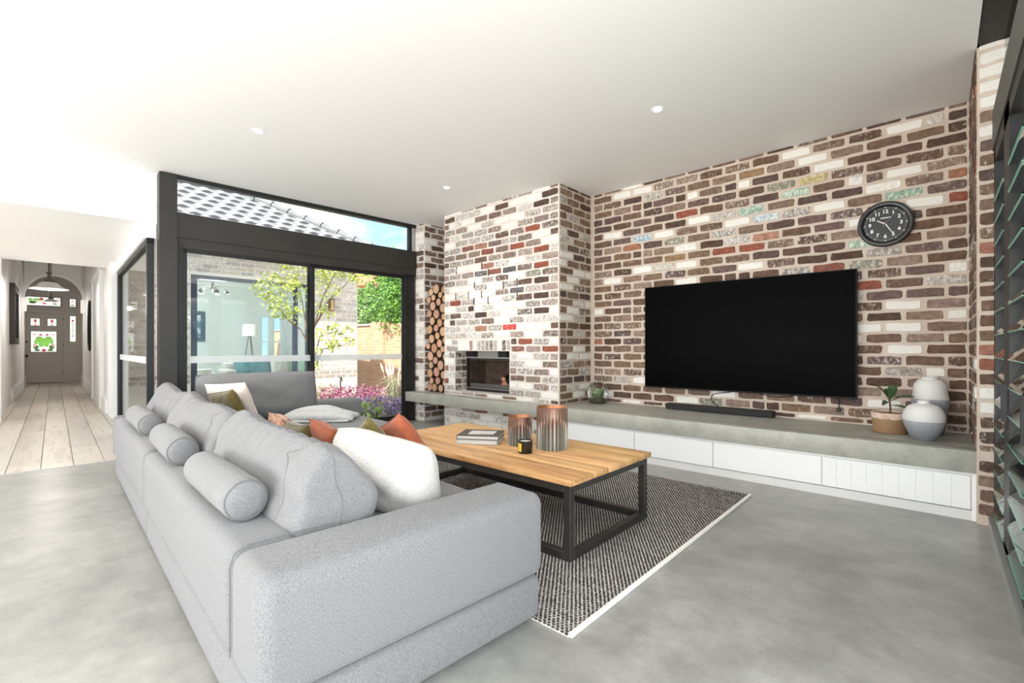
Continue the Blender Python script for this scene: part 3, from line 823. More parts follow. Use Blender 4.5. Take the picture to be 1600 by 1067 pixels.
for s in (-1, 1):
    spots += [(c + s * 0.10, 1.30, .085, .10, GLG), (c + s * 0.055, 1.17, .06, .09, GLG), (c + s * 0.16, 1.24, .05, .07, GLG), (c + s * 0.17, 1.08, .06, .06, GLD), (c + s * 0.07, 1.45, .034, .026, GLR), (c + s * 0.20, 1.46, .04, .025, GLP), (c + s * .2, 1.13, .035, .06, GLP), (c + s * 0.14, 0.99, .06, .035, GLD)]
spots += [(c, 1.24, .06, .12, GLG), (c, 0.985, .05, .04, GLR)]
glazed(-0.497, 0.07, 0.93, 1.56, dl, {'spots': spots, 'lines': [[(c - .25, 1.36), (c, 1.40), (c + .25, 1.36)]]})
for q0, q1 in ((-0.504, -0.289), (-0.145, 0.07)):
    cc = (q0 + q1) / 2
    glazed(q0, q1, 1.714, 1.944, dl, {'spots': [(cc, 1.87, .032, .045, GLR), (cc, 1.75, .05, .02, GLP)], 'lines': [[(q0, 1.83), (cc, 1.80), (q1, 1.83)], [(cc, 1.714), (cc, 1.85)]]})
mb = MB(); panel_with_holes(DP - 0.02, DP + 0.025, 0.275, HQ1, 0, 2.10, [(0.348, 0.501, 1.244, 2.05)], mb); mb.obox(DP, DP + 0.05, 0.275, HQ1, 1.05, 1.085)
sl = part('sidelight', mb, M['taupe'], door_f)
glazed(0.348, 0.501, 1.244, 2.05, sl, {'spots': [(0.424, 1.90, .03, .03, GLR), (0.424, 1.42, .035, .03, GLP)], 'lines': [[(0.348, 1.80), (0.501, 1.80)], [(0.348, 1.6), (0.501, 1.6)], [(.424, 1.42), (.424, 1.9)]]})
glazed(-0.583, 0.155, 2.318, 2.588, door_f, {'spots': [(-.45, 2.42, .08, .045, GLD), (-.5, 2.5, .05, .04, GLG), (-.36, 2.5, .09, .04, GLG), (-.27, 2.52, .05, .045, GLR), (-.2, 2.40, .05, .03, GLR), (-.1, 2.48, .09, .05, GLP), (.03, 2.42, .06, .05, GLD), (.09, 2.52, .04, .03, GLP)], 'lines': [[(-.583, 2.4), (-.2, 2.45), (.155, 2.4)]]})
glazed(0.341, 0.501, 2.318, 2.576, door_f, {'spots': [(.42, 2.50, .03, .035, GLP), (.42, 2.37, .05, .018, GLD)], 'lines': [[(.341, 2.43), (.501, 2.43)]]})
for p_ in [o for o in door_f.children if o.name.startswith('leaded_pane')]:
    p_.location = tuple(W(0.035, 0))
KN = mat('dark bronze knob', S(52, 42, 34), 0.35, metal=0.6)
mb = MB()
for k in range(5):
    pass
bm_ = MB(); bm_.lathe([(0.002, 0.07), (0.03, 0.062), (0.038, 0.045), (0.028, 0.03), (0.012, 0.02), (0.012, 0.004), (0.034, 0.004), (0.034, 0)], 14)
kn = part('door_knob', bm_, KN, dl, W(DP + 0.026, -0.575, 0.818), (PI / 2, 0, PI / 2 + RO), True)
bm_ = MB(); bm_.lathe([(0.002, 0.02), (0.022, 0.018), (0.026, 0.0)], 12); part('lock', bm_, KN, dl, W(DP + 0.026, -0.575, 1.235), (PI / 2, 0, PI / 2 + RO), True)
for z in (0.30, 1.15, 1.95):
    mb = MB(); mb.obox(DP + 0.024, DP + 0.036, 0.205, 0.222, z - 0.05, z + 0.05); part('hinge', mb, KN, dl)

# oval mirror (right wall) and dark framed mirror (left wall)
MIR = mat('mirror silver', (0.82, 0.84, 0.83), 0.03, metal=1.0)
t = thing('oval_mirror', 'tall oval mirror with thin black rim on hall wall', 'mirror', W(-14.7, HQ1, 1.0), RO)
el = [(0.42 * math.cos(a), 0.57 + 0.57 * math.sin(a)) for a in [2 * PI * i / 40 for i in range(40)]]
mb = MB(); mb.tube([(x, -0.03, z) for x, z in el], 0.024, 8, True); part('rim', mb, M['black_frame'], t, smooth=True)
mb = MB(); mb.add([(x, -0.026, z) for x, z in el], [list(range(40))]); mb.add([(x, -0.002, z) for x, z in el], [list(range(40))]); part('mirror_glass', mb, MIR, t)
t = thing('framed_mirror', 'rectangular mirror in a wide dark frame on hall wall', 'mirror', W(-13.7, HQ0, 1.13), RO + PI)
mb = MB()
for b in ((-0.72, -0.60, 0, 1.16), (0.60, 0.72, 0, 1.16), (-0.60, 0.60, 0, 0.12), (-0.60, 0.60, 1.04, 1.16)):
    mb.rbox(b[0], b[1], -0.075, -0.002, b[2], b[3], 0.008, 2)
part('frame', mb, mat('dark timber frame', S(44, 36, 32), 0.5), t)
mb = MB(); mb.box(-0.6, 0.6, -0.02, -0.012, 0.12, 1.04); part('mirror_glass', mb, MIR, t)

# hall pendants
BRS = mat('aged pewter', S(108, 102, 94), 0.35, metal=0.8)
SHD = mat('milky glass shade', (0.92, 0.90, 0.86), 0.3)
def pendant(label, p, q, z, d):
    t = thing('pendant_lamp', label, 'lamp', W(p, q, HC), 0, 'hall pendants')
    dz = z - HC; s = d / 0.5
    mb = MB(); mb.tube([(0, 0, 0), (0, 0, dz + 0.17 * s)], 0.012 * s, 8); mb.lathe([(0.0, -0.001), (0.07, -0.001), (0.05, -0.03), (0.0, -0.04)], 16); part('rod', mb, BRS, t)
    mb = MB(); mb.lathe([(0.01, dz + 0.30 * s), (0.05 * s, dz + 0.285 * s), (0.02 * s, dz + 0.26 * s), (0.02 * s, dz + 0.19 * s), (0.06 * s, dz + 0.17 * s), (0.07 * s, dz + 0.12 * s)], 16); part('gallery', mb, BRS, t, smooth=True)
    def wav(r, z_, an): return r * (1 + 0.06 * math.sin(6 * an) * (r / (0.25 * s)) ** 3)
    mb = MB(); mb.lathe([(0.07 * s, dz + 0.12 * s), (0.12 * s, dz + 0.10 * s), (0.16 * s, dz + 0.05 * s), (0.25 * s, dz), (0.245 * s, dz - 0.004), (0.15 * s, dz + 0.042 * s), (0.07 * s, dz + 0.11 * s)], 48, fr=wav); part('shade', mb, SHD, t, smooth=True)
    mb = MB(); mb.lathe([(0.002, dz - 0.03 * s), (0.03 * s, dz - 0.015 * s), (0.036 * s, dz + 0.01 * s), (0.02 * s, dz + 0.06 * s)], 16); part('bulb', mb, emis('warm bulb', (1.0, 0.9, 0.72), 4.0), t, smooth=True)
    l = bpy.data.lights.new('bulb_light', 'POINT'); l.energy = 14; l.color = (1, 0.94, 0.87); l.shadow_soft_size = 0.05
    lo = bpy.data.objects.new('bulb_light', l); COL.objects.link(lo); lo.parent = t; lo.location = (0, 0, dz - 0.09 * s)
pendant('frilled milky glass pendant lamp nearer the passage end of the hall', -11.5, -0.06, 2.08, 0.5)
pendant('frilled milky glass pendant lamp nearer the front door', -16.6, -0.05, 2.20, 0.36)

# recessed downlights
for n, (x, y, lab) in enumerate(((-1.571, 3.364, 'round recessed ceiling light in front of the television'), (-4.185, 1.476, 'round recessed ceiling light above the sofa corner'), (-4.086, 3.416, 'round recessed ceiling light in front of the fireplace'))):
    t = thing('downlight', lab, 'downlight', (x, y, CEIL), 0, 'recessed ceiling lights')
    mb = MB(); mb.lathe([(0.030, -0.001), (0.034, -0.004), (0.046, -0.005), (0.050, -0.0005)], 28); part('trim_ring', mb, M['paint'], t, smooth=True)
    mb = MB(); mb.lathe([(0.001, -0.0025), (0.032, -0.002)], 24); part('lens', mb, emis('downlight lens', (1, 0.98, 0.94), 6.0), t)
    l = bpy.data.lights.new('downlight_beam', 'SPOT'); l.energy = 25; l.spot_size = math.radians(110); l.spot_blend = 0.8; l.shadow_soft_size = 0.04
    lo = bpy.data.objects.new('downlight_beam', l); COL.objects.link(lo); lo.parent = t; lo.location = (0, 0, -0.02)

# ---------------------------------------------------------------- fireplace insert
t = thing('fireplace_insert', 'black steel wood fire set in the brick chimney breast', 'fireplace', ((FX0 + FX1) / 2, 4.36, FZ0))
hw = (FX1 - FX0) / 2 - 0.002
FB = mat('firebox steel', S(26, 24, 23), 0.4)
FBI = mat('firebox lining', S(84, 66, 54), 0.8, S(60, 48, 40), 9.0)
STN = mat('brushed steel strip', S(196, 196, 188), 0.3, metal=0.7)
mb = MB()
mb.box(-hw, hw, 0, 0.03, 0.001, 0.035); mb.box(-hw, -hw + 0.035, 0, 0.03, 0.035, 0.44); mb.box(hw - 0.035, hw, 0, 0.03, 0.035, 0.44); mb.box(-hw, hw, 0, 0.03, 0.425, 0.44)
part('surround', mb, FB, t)
mb = MB(); mb.box(-hw, hw, -0.012, 0.03, 0.440, 0.456); mb.box(-hw + 0.01, hw, -0.010, 0.004, 0.036, 0.044); part('steel_strip', mb, STN, t)
mb = MB(); mb.box(-hw, hw, 0.05, 0.06, 0.456, FZ1 - FZ0 - 0.002); part('back_plate', mb, mat('grey flue plate', S(150, 150, 142), 0.5), t)
for x in (-hw + 0.10, 0.21):
    mb = MB(); mb.box(x - 0.075, x + 0.075, -0.03, 0.04, 0.457, FZ1 - FZ0 - 0.004); part('damper_box', mb, FB, t)
mb = MB(); mb.box(-hw + 0.035, hw - 0.035, 0.32, 0.33, 0.035, 0.425); mb.box(-hw + 0.035, -hw + 0.045, 0.03, 0.32, 0.035, 0.425); mb.box(hw - 0.045, hw - 0.035, 0.03, 0.32, 0.035, 0.425)
mb.box(-hw + 0.035, hw - 0.035, 0.03, 0.33, 0.035, 0.05); mb.box(-hw + 0.035, hw - 0.035, 0.03, 0.33, 0.41, 0.425); part('firebox', mb, FBI, t)
for k in range(5):
    mb = MB(); mb.box(-hw + 0.05, hw - 0.05, 0.312, 0.320, 0.12 + k * 0.055, 0.155 + k * 0.055); part('lining_brick', mb, FBI, t)
mb = MB(); mb.box(-hw + 0.036, hw - 0.036, 0.032, 0.05, 0.05, 0.10); part('log_guard', mb, mat('grey guard', S(108, 108, 106), 0.4, metal=0.5), t)
BARK = mat('firewood bark', S(86, 62, 46), 0.9, S(60, 44, 34), 20.0, 0.6, 40.0)
def endgrain(name, c1, c2):
    m, t_, b = nt_new(name)
    tc = nd(t_, 'ShaderNodeTexCoord'); oi = nd(t_, 'ShaderNodeObjectInfo')
    wv = nd(t_, 'ShaderNodeTexWave', Scale=26.0, Distortion=2.0, Detail=2.0); wv.wave_type = 'RINGS'; wv.rings_direction = 'Y'
    t_.links.new(tc.outputs['Object'], wv.inputs['Vector'])
    r = ramp(t_, [(0.2, c1), (0.8, c2)]); t_.links.new(wv.outputs['Fac'], r.inputs['Fac'])
    mx = nd(t_, 'ShaderNodeMix', data_type='RGBA', blend_type='MULTIPLY'); mx.inputs[0].default_value = 1.0
    t_.links.new(r.outputs['Color'], mx.inputs[6]); t_.links.new(oi.outputs['Color'], mx.inputs[7]); t_.links.new(mx.outputs[2], b.inputs['Base Color'])
    b.inputs['Roughness'].default_value = 0.85
    return m
ENDG = endgrain('sawn log end', S(184, 142, 114), S(214, 180, 152))
def log_mesh(k):
    r = random.Random(300 + k); seg = 16; rr = [0.5 * (0.965 + 0.025 * math.sin(2 * PI * i / seg * 2 + k) + r.uniform(-.015, .015)) for i in range(seg)]
    b = MB(); b.mi = 0
    vs = [(rr[i] * math.cos(2 * PI * i / seg), y, rr[i] * math.sin(2 * PI * i / seg)) for y in (-0.5, 0.5) for i in range(seg)]
    b.add(vs, [(i, (i + 1) % seg, seg + (i + 1) % seg, seg + i) for i in range(seg)])
    b.mi = 1
    b.add([(0.87 * x, -0.502, 0.87 * z) for x, y, z in vs[:seg]], [list(range(seg))]); b.add([(0.93 * x, 0.502, 0.93 * z) for x, y, z in vs[:seg]], [list(range(seg))])
    b.mi = 0
    b.add([(x, -0.5, z) for x, y, z in vs[:seg]], [list(range(seg))]); b.add([(x, 0.5, z) for x, y, z in vs[:seg]], [list(range(seg))])
    me = b.mesh('firewood_log'); me.materials.append(BARK); me.materials.append(ENDG); return me
LOGS = [log_mesh(k) for k in range(6)]
# logs packed into the niche
r_ = random.Random(77)
x0, x1 = PX1 + 0.012, CX0 - 0.006
placed = []
def fits(x, z, r):
    if x - r < x0 or x + r > x1 or z - r < SLAB_T + 0.001: return False
    return all((x - a) ** 2 + (z - b) ** 2 >= (r + c_ - 0.001) ** 2 for a, b, c_ in placed)
for n in range(90):
    r = r_.choice([0.050, 0.058, 0.064, 0.07, 0.075, 0.062])
    best = None
    for k in range(60):
        x = x0 + r + (x1 - x0 - 2 * r) * k / 59
        zmin = SLAB_T + r + 0.002
        for a, b, c_ in placed:
            dd = (r + c_) ** 2 - (x - a) ** 2
            if dd > 0: zmin = max(zmin, b + math.sqrt(dd))
        if best is None or zmin < best[1]: best = (x, zmin)
    if best[1] + r > 2.06 - (0.12 if best[0] < x0 + 0.15 else 0): continue
    placed.append((best[0], best[1], r))
for (x, z, r) in placed:
    o = link('firewood_log', r_.choice(LOGS), None, None, (x, 4.205 + 0.19 + r_.uniform(-.01, .02), z), (0, r_.uniform(0, 6.28), 0), (2 * r, 0.38, 2 * r))
    g = r_.uniform(0.72, 1.1); o.color = (g, g * r_.uniform(0.84, 1.0), g * r_.uniform(0.72, 0.98), 1)
    tag(o, 'sawn round firewood log stacked in the tall brick niche', 'log', 'firewood logs in the brick niche')
fx = (FX0 + FX1) / 2
for (x, y, z, r, L, yaw, pit, lab) in ((fx - 0.075, 4.36 + 0.18, FZ0 + 0.05 + 0.045, 0.045, 0.30, 1.3, 0, 'reddish log lying flat in the firebox'), (fx + 0.15, 4.36 + 0.15, FZ0 + 0.05 + 0.05, 0.05, 0.17, 0.15, 0, 'short pale log end on in the firebox'),
                          (fx + 0.275, 4.36 + 0.15, FZ0 + 0.05 + 0.045, 0.045, 0.18, -0.1, 0, 'short round log beside the leaning log in the firebox'), (fx + 0.35, 4.36 + 0.17, FZ0 + 0.05 + 0.094, 0.038, 0.24, 1.57, 1.05, 'split log leaning in the firebox'), (fx + 0.09, 4.36 + 0.17, FZ0 + 0.05 + 0.135, 0.036, 0.16, 0.3, 0.2, 'small log resting on the other logs in the firebox')):
    o = link('fire_log', LOGS[0], None, None, (x, y, z), (pit, 0, yaw), (2 * r, L, 2 * r)); o.color = (0.9, 0.66, 0.56, 1)
    if pit > 0.5: o.rotation_euler = (1.25, 0, 0.6)
    tag(o, lab, 'log', 'logs in the firebox')

# ---------------------------------------------------------------- television, sound bar and cables
t = thing('television', 'large flat black television mounted on the brick wall', 'television', (-1.413, 4.70, 0.638))
TVB = mat('tv bezel', S(10, 10, 10), 0.4, spec=0.15); TVS = mat('tv screen', (0.002, 0.002, 0.002), 0.3, spec=0.012)
mb = MB(); mb.rbox(-0.924, 0.924, 0.0, 0.038, 0, 1.062, 0.003, 1); tvb = part('body', mb, TVB, t)
mb = MB(); mb.box(-0.916, 0.916, -0.0012, 0.001, 0.014, 1.054); part('screen', mb, TVS, tvb)
mb = MB(); mb.box(-0.3, 0.3, 0.038, 0.078, 0.3, 0.75); part('wall_bracket', mb, M['black_frame'], t)
t = thing('sound_bar', 'long low black sound bar on the concrete bench', 'speaker', (-1.585, 4.69, SLAB_T))
mb = MB(); mb.rbox(-0.495, 0.495, -0.05, 0.05, 0.004, 0.060, 0.006, 2); part('body', mb, mat('sound bar grille', S(24, 23, 23), 0.75, S(34, 33, 32), 300.0), t)
for x in (-0.42, 0.36): mb = MB(); mb.box(x, x + 0.06, -0.04, 0.04, 0, 0.005); part('foot', mb, M['black_frame'], t)
CAB = mat('black cable', S(18, 18, 18), 0.5)
def bez(pts, n=24):
    out = []
    P_ = [Vector(p) for p in pts]
    P_ = [P_[0]] + P_ + [P_[-1]]
    for i in range(1, len(P_) - 2):
        for k in range(n // (len(P_) - 3)):
            s = k / (n // (len(P_) - 3))
            a, b, c_, d = P_[i - 1:i + 3]
            out.append(0.5 * ((2 * b) + (c_ - a) * s + (2 * a - 5 * b + 4 * c_ - d) * s * s + (3 * b - a - 3 * c_ + d) * s ** 3))
    out.append(P_[-2]); return out
mb = MB(); mb.tube(bez([(-1.59, 4.745, 0.485), (-1.66, 4.76, 0.54), (-1.64, 4.768, 0.60), (-1.50, 4.755, 0.628), (-1.40, 4.752, 0.66)]), 0.004, 6)
tag(link('cable', mb.mesh('cable', True), CAB), 'thin black cable looping from television to sound bar', 'cable')
mb = MB(); mb.tube(bez([(-1.30, 4.75, 0.66), (-1.15, 4.768, 0.615), (-1.0, 4.768, 0.618), (-0.90, 4.752, 0.66)]), 0.004, 6)
tag(link('cable', mb.mesh('cable', True), CAB), 'black cable sagging just below the television edge', 'cable')
t = thing('power_cord', 'short black cord with a plug hanging below the television', 'cable', (-0.62, 4.765, 0.52))
mb = MB(); mb.tube([(0, 0, 0.03), (0.004, 0, 0.08), (0, -0.01, 0.16)], 0.004, 6); part('cord', mb, CAB, t); mb = MB(); mb.rbox(-0.014, 0.014, -0.014, 0.010, 0, 0.035, 0.004, 1); part('plug', mb, CAB, t)

# ---------------------------------------------------------------- wall clock
t = thing('wall_clock', 'round black wall clock with white numerals on brick wall', 'clock', (-0.313, 4.771, 2.037))
R_ = 0.178
mb = MB(); mb.lathe([(R_, 0.0), (R_, 0.030), (R_ - 0.008, 0.045), (R_ - 0.022, 0.048), (R_ - 0.036, 0.040), (R_ - 0.040, 0.022)], 56)
part('bezel', mb, mat('clock black plastic', S(18, 18, 18), 0.35), t, (0, 0, 0), (PI / 2, 0, 0), True)
mb = MB(); mb.xf = lambda v: Vector((v.x, -v.z, v.y)); mb.lathe([(0.0005, 0.016), (R_ - 0.036, 0.016)], 48); dial = part('dial', mb, mat('clock dial', S(30, 33, 33), 0.45), t)
WHT = mat('clock white print', (0.85, 0.86, 0.84), 0.5)
def text_mesh(txt, size):
    cu = bpy.data.curves.new('t', 'FONT'); cu.body = txt; cu.size = size; cu.align_x = 'CENTER'; cu.align_y = 'CENTER'; cu.extrude = 0.0006; cu.offset = 0.0009
    ob = bpy.data.objects.new('t', cu); COL.objects.link(ob); bpy.context.view_layer.update()
    me = bpy.data.meshes.new_from_object(ob.evaluated_get(bpy.context.evaluated_depsgraph_get())); bpy.data.objects.remove(ob); return me
for h in range(1, 13):
    a = math.radians(90 - 30 * h)
    me = text_mesh(str(h), 0.040); me.materials.clear(); link('numeral', me, WHT, dial, (0.098 * math.cos(a), -0.0175, 0.098 * math.sin(a)), (PI / 2, 0, 0))
mb = MB()
for k in range(60):
    a = math.radians(6 * k); L, w = (0.011, 0.003) if k % 5 == 0 else (0.005, 0.0011)
    d, n_ = Vector((math.cos(a), 0, math.sin(a))), Vector((-math.sin(a), 0, math.cos(a))); r0 = 0.126
    vs = [d * (r0 - 0) + n_ * w, d * (r0 + L) + n_ * w, d * (r0 + L) - n_ * w, d * r0 - n_ * w]
    mb.add([(v.x, -0.0172, v.z) for v in vs], [(0, 1, 2, 3)])
part('minute_marks', mb, WHT, dial)
mb = MB()
for k in range(8): mb.box(-0.030 + k * 0.0066, -0.0248 + k * 0.0066, -0.0175, -0.0168, 0.046, 0.053 + 0.001 * (k % 2))
mb.box(0.026, 0.033, -0.0175, -0.0168, 0.047, 0.055)
part('dial_logo', mb, WHT, dial)
def hand(name, ang, L, w, tail, m_, y):
    a = math.radians(90 - ang); d, n_ = Vector((math.cos(a), 0, math.sin(a))), Vector((-math.sin(a), 0, math.cos(a)))
    b = MB(); vs = [d * -tail + n_ * w, d * L + n_ * w * 0.7, d * L - n_ * w * 0.7, d * -tail - n_ * w]
    b.add([(v.x, y - 0.001, v.z) for v in vs] + [(v.x, y + 0.0003, v.z) for v in vs], [(0, 1, 2, 3), (4, 5, 6, 7), (0, 1, 5, 4), (1, 2, 6, 5), (2, 3, 7, 6), (3, 0, 4, 7)]); part(name, b, m_, t)
hand('hour_hand', 303, 0.062, 0.0042, 0.012, WHT, -0.021); hand('minute_hand', 149, 0.088, 0.0034, 0.012, WHT, -0.024); hand('second_hand', 38, 0.105, 0.0010, 0.028, mat('clock second hand', S(150, 156, 160), 0.4), -0.027)
mb = MB(); mb.lathe([(0.001, 0.030), (0.006, 0.029), (0.007, 0.018)], 14); part('hand_pin', mb, mat('clock pin', S(176, 58, 44), 0.4), t, (0, 0, 0), (PI / 2, 0, 0), True)

# ---------------------------------------------------------------- things on the bench
def vase_mat(name, z1, z2, H_):
    m, t_, b = nt_new(name)
    tc = nd(t_, 'ShaderNodeTexCoord'); sx = nd(t_, 'ShaderNodeSeparateXYZ'); t_.links.new(tc.outputs['Object'], sx.inputs[0])
    dv = nd(t_, 'ShaderNodeMath', operation='DIVIDE'); dv.inputs[1].default_value = H_; t_.links.new(sx.outputs[2], dv.inputs[0])
    r = ramp(t_, [(z1, S(122, 126, 132)), (z2, S(168, 171, 176)), (z2 + 0.01, S(214, 213, 210)), (1.0, S(224, 223, 220))]); t_.links.new(dv.outputs[0], r.inputs['Fac'])
    vo = nd(t_, 'ShaderNodeTexVoronoi', Scale=95.0); t_.links.new(tc.outputs['Object'], vo.inputs['Vector'])
    rr = ramp(t_, [(0.25, (0.72,) * 3), (0.42, (1.0,) * 3)]); t_.links.new(vo.outputs['Distance'], rr.inputs['Fac'])
    gt = nd(t_, 'ShaderNodeMath', operation='LESS_THAN'); gt.inputs[1].default_value = z2; t_.links.new(dv.outputs[0], gt.inputs[0])
    mx = nd(t_, 'ShaderNodeMix', data_type='RGBA', blend_type='MULTIPLY'); t_.links.new(gt.outputs[0], mx.inputs[0]); t_.links.new(r.outputs['Color'], mx.inputs[6]); t_.links.new(rr.outputs['Color'], mx.inputs[7])
    t_.links.new(mx.outputs[2], b.inputs['Base Color']); b.inputs['Roughness'].default_value = 0.55
    return m
def vase(name, label, loc, prof, H_, z1, z2):
    t = thing(name, label, 'vase', loc, 0, 'two-tone vases on the bench')
    b = MB(); n_ = len(prof); sm = []
    P_ = [Vector((r, 0, z)) for r, z in prof]; sm = [(v.x, v.z) for v in bez(P_, 6 * (n_ - 1))]
    b.lathe([(0.001, 0.0)] + sm + [(prof[-1][0] - 0.006, prof[-1][1] - 0.002), (prof[-1][0] - 0.007, prof[-1][1] - 0.06), (0.002, prof[-1][1] - 0.07)], 40); part('body', b, vase_mat(name, z1, z2, H_), t, smooth='all')
    b = MB(); b.tube([(prof[-1][0] * math.cos(a), prof[-1][0] * math.sin(a), prof[-1][1]) for a in [2 * PI * i / 32 for i in range(32)]], 0.005, 6, True); part('rim', b, mat('vase rim', S(218, 217, 214), 0.5), t, smooth=True)
vase('tall_vase', 'tall grey and white stoneware vase against the brick wall', (-0.045, 4.585, SLAB_T), [(0.068, 0.0), (0.084, 0.06), (0.100, 0.18), (0.107, 0.245), (0.098, 0.30), (0.093, 0.355), (0.070, 0.392), (0.050, 0.398), (0.047, 0.412)], 0.412, 0.25, 0.62)
vase('round_vase', 'squat grey and white stoneware vase beside the potted plant', (-0.075, 4.26, SLAB_T), [(0.056, 0.0), (0.076, 0.03), (0.104, 0.095), (0.115, 0.142), (0.108, 0.186), (0.084, 0.228), (0.044, 0.247), (0.033, 0.252), (0.031, 0.266)], 0.266, 0.1, 0.50)
# potted rubber plant
t = thing('potted_plant', 'small dark leaved plant in a tan clay pot on bench', 'plant', (-0.268, 4.47, SLAB_T))
b = MB(); b.lathe([(0.001, 0.008), (0.098, 0.008), (0.102, 0.02), (0.106, 0.10), (0.112, 0.142), (0.104, 0.146), (0.096, 0.14), (0.095, 0.12), (0.001, 0.118)], 36); pot = part('pot', b, mat('tan clay', S(158, 128, 92), 0.75, S(140, 110, 78), 4.0), t, smooth=True)
def wav2(r, z, an): return r * (1 + 0.012 * math.sin(9 * an))
b = MB(); b.lathe([(0.107, 0.105), (0.1105, 0.118), (0.116, 0.142), (0.106, 0.150), (0.098, 0.142)], 48, fr=wav2); part('glazed_rim', b, mat('pale pink glaze', S(206, 176, 160), 0.4, S(226, 205, 190), 20.0), pot, smooth=True)
b = MB(); b.lathe([(0.001, 0.0), (0.102, 0.0), (0.108, 0.008), (0.106, 0.016), (0.09, 0.012)], 32); part('saucer', b, mat('brown saucer', S(136, 104, 76), 0.7), t, smooth=True)
b = MB(); b.lathe([(0.001, 0.127), (0.05, 0.128), (0.096, 0.122)], 20); part('soil', b, mat('soil', S(52, 40, 32), 0.95), t)
LEAFD = mat('dark glossy leaf', S(40, 60, 38), 0.3, S(62, 88, 50), 14.0); LEAFL = mat('light leaf', S(88, 112, 60), 0.4)
def leaf_blade(b, base, tip, width, up, curl=0.02, n_=6):
    base, tip, up = Vector(base), Vector(tip), Vector(up).normalized()
    ax = tip - base; side = ax.cross(up).normalized(); vs = []
    for i in range(n_ + 1):
        s = i / n_; w_ = width * math.sin(PI * min(1, s * 0.93 + 0.05)) ** 0.8
        c0 = base + ax * s + up * (curl * math.sin(PI * s))
        vs += [c0 - side * w_ + up * w_ * 0.25, c0, c0 + side * w_ + up * w_ * 0.25]
    fs = []
    for i in range(n_):
        a = 3 * i; fs += [(a, a + 1, a + 4, a + 3), (a + 1, a + 2, a + 5, a + 4)]
    b.add(vs, fs)
b = MB(); b.tube([(0, 0, 0.12), (0.004, 0, 0.18), (0.0, 0.0, 0.22), (-0.006, 0, 0.26)], 0.006, 6); part('stem', b, mat('plant stem', S(92, 74, 52), 0.7), t)
for (ba, ti, w_) in (((-0.004, 0, 0.24), (-0.085, -0.03, 0.345), 0.016), ((0, 0, 0.245), (0.03, -0.01, 0.35), 0.036), ((0.0, 0, 0.23), (0.145, -0.035, 0.272), 0.026), ((0.0, 0, 0.20), (0.15, -0.05, 0.155), 0.018), ((0, 0, 0.22), (-0.04, -0.06, 0.20), 0.022), ((0, 0, .24), (-.03, .05, .32), .024)):
    b = MB(); leaf_blade(b, ba, ti, w_, (0.1, -0.35, 1)); part('leaf', b, LEAFD, t, smooth='all')
# glass terrarium
t = thing('terrarium', 'round glass bowl with trailing green plants beside chimney breast', 'terrarium', (-2.86, 4.60, SLAB_T))
b = MB(); b.lathe([(0.001, 0.002), (0.07, 0.0), (0.085, 0.01), (0.112, 0.06), (0.122, 0.11), (0.116, 0.165), (0.095, 0.205), (0.06, 0.235), (0.056, 0.238)], 40); part('bowl', b, glass_mat('terrarium glass', (0.97, 0.99, 0.97), 0.7), t, smooth='all')
b = MB(); b.lathe([(0.001, 0.004), (0.08, 0.008), (0.102, 0.045), (0.06, 0.06), (0.001, 0.064)], 24); part('pebbles', b, mat('pebbles', S(130, 128, 104), 0.9, S(64, 62, 48), 60.0, 0.8, 60.0), t)
r_ = random.Random(9)
for k in range(40):
    a = r_.uniform(0, 6.28); rr = r_.uniform(0.0, 0.03); h = r_.uniform(0.08, 0.20); o_ = r_.uniform(0.03, 0.075)
    b = MB(); leaf_blade(b, (rr * math.cos(a), rr * math.sin(a), 0.05), ((rr + o_) * math.cos(a), (rr + o_) * math.sin(a), h), 0.008 + r_.random() * 0.008, (math.cos(a), math.sin(a), 0.6), 0.02, 4)
    part('leaf', b, mat('terrarium leaf', S(120, 138, 96), 0.6) if k == 0 else bpy.data.materials['terrarium leaf'], t, smooth='all')

# ---------------------------------------------------------------- coffee table with its things
TX0, TX1, TY0, TY1, TZ = -3.02, -1.305, 1.862, 2.722, 0.415
t = thing('coffee_table', 'low reclaimed timber coffee table on a black steel frame', 'table', ((TX0 + TX1) / 2, (TY0 + TY1) / 2, 0.012))
lx, ly = (TX1 - TX0) / 2, (TY1 - TY0) / 2; zt = TZ - 0.012; zb = zt - 0.030
ws = [0.205, 0.15, 0.19, 0.16, 0.155]; y = -ly; k_ = sum(ws) / (2 * ly)
r_ = random.Random(12)
for w_ in ws:
    w_ /= k_
    o = part('board', MB().rbox(-lx + r_.uniform(0, .004), lx - r_.uniform(0, .004), y + 0.0018, y + w_ - 0.0018, zb, zt - r_.uniform(0, .0012), 0.0035, 2), M['table_wood'], t, smooth=True)
    g = r_.uniform(0.9, 1.1); o.color = (g, g * r_.uniform(.95, 1.0), g * r_.uniform(.9, 1.0), 1); y += w_
fx_, fy_ = lx - 0.022, ly - 0.022; s_ = 0.04
for sx in (-1, 1):
    for sy in (-1, 1):
        xa, ya = sx * fx_, sy * fy_
        part('leg', MB().rbox(min(xa, xa - sx * s_), max(xa, xa - sx * s_), min(ya, ya - sy * s_), max(ya, ya - sy * s_), 0.0, zb - 0.0005, 0.002, 1), M['steel_dark'], t)
for nm, z0 in (('top_rail', zb - s_), ('floor_rail', 0.0)):
    for sy in (-1, 1):
        ya = sy * fy_
        part(nm, MB().rbox(-fx_ + s_, fx_ - s_, min(ya, ya - sy * s_), max(ya, ya - sy * s_), z0, z0 + s_ - 0.0005, 0.002, 1), M['steel_dark'], t)
    for sx in (-1, 1):
        xa = sx * fx_
        part(nm, MB().rbox(min(xa, xa - sx * s_), max(xa, xa - sx * s_), -fy_ + s_, fy_ - s_, z0, z0 + s_ - 0.0005, 0.002, 1), M['steel_dark'], t)
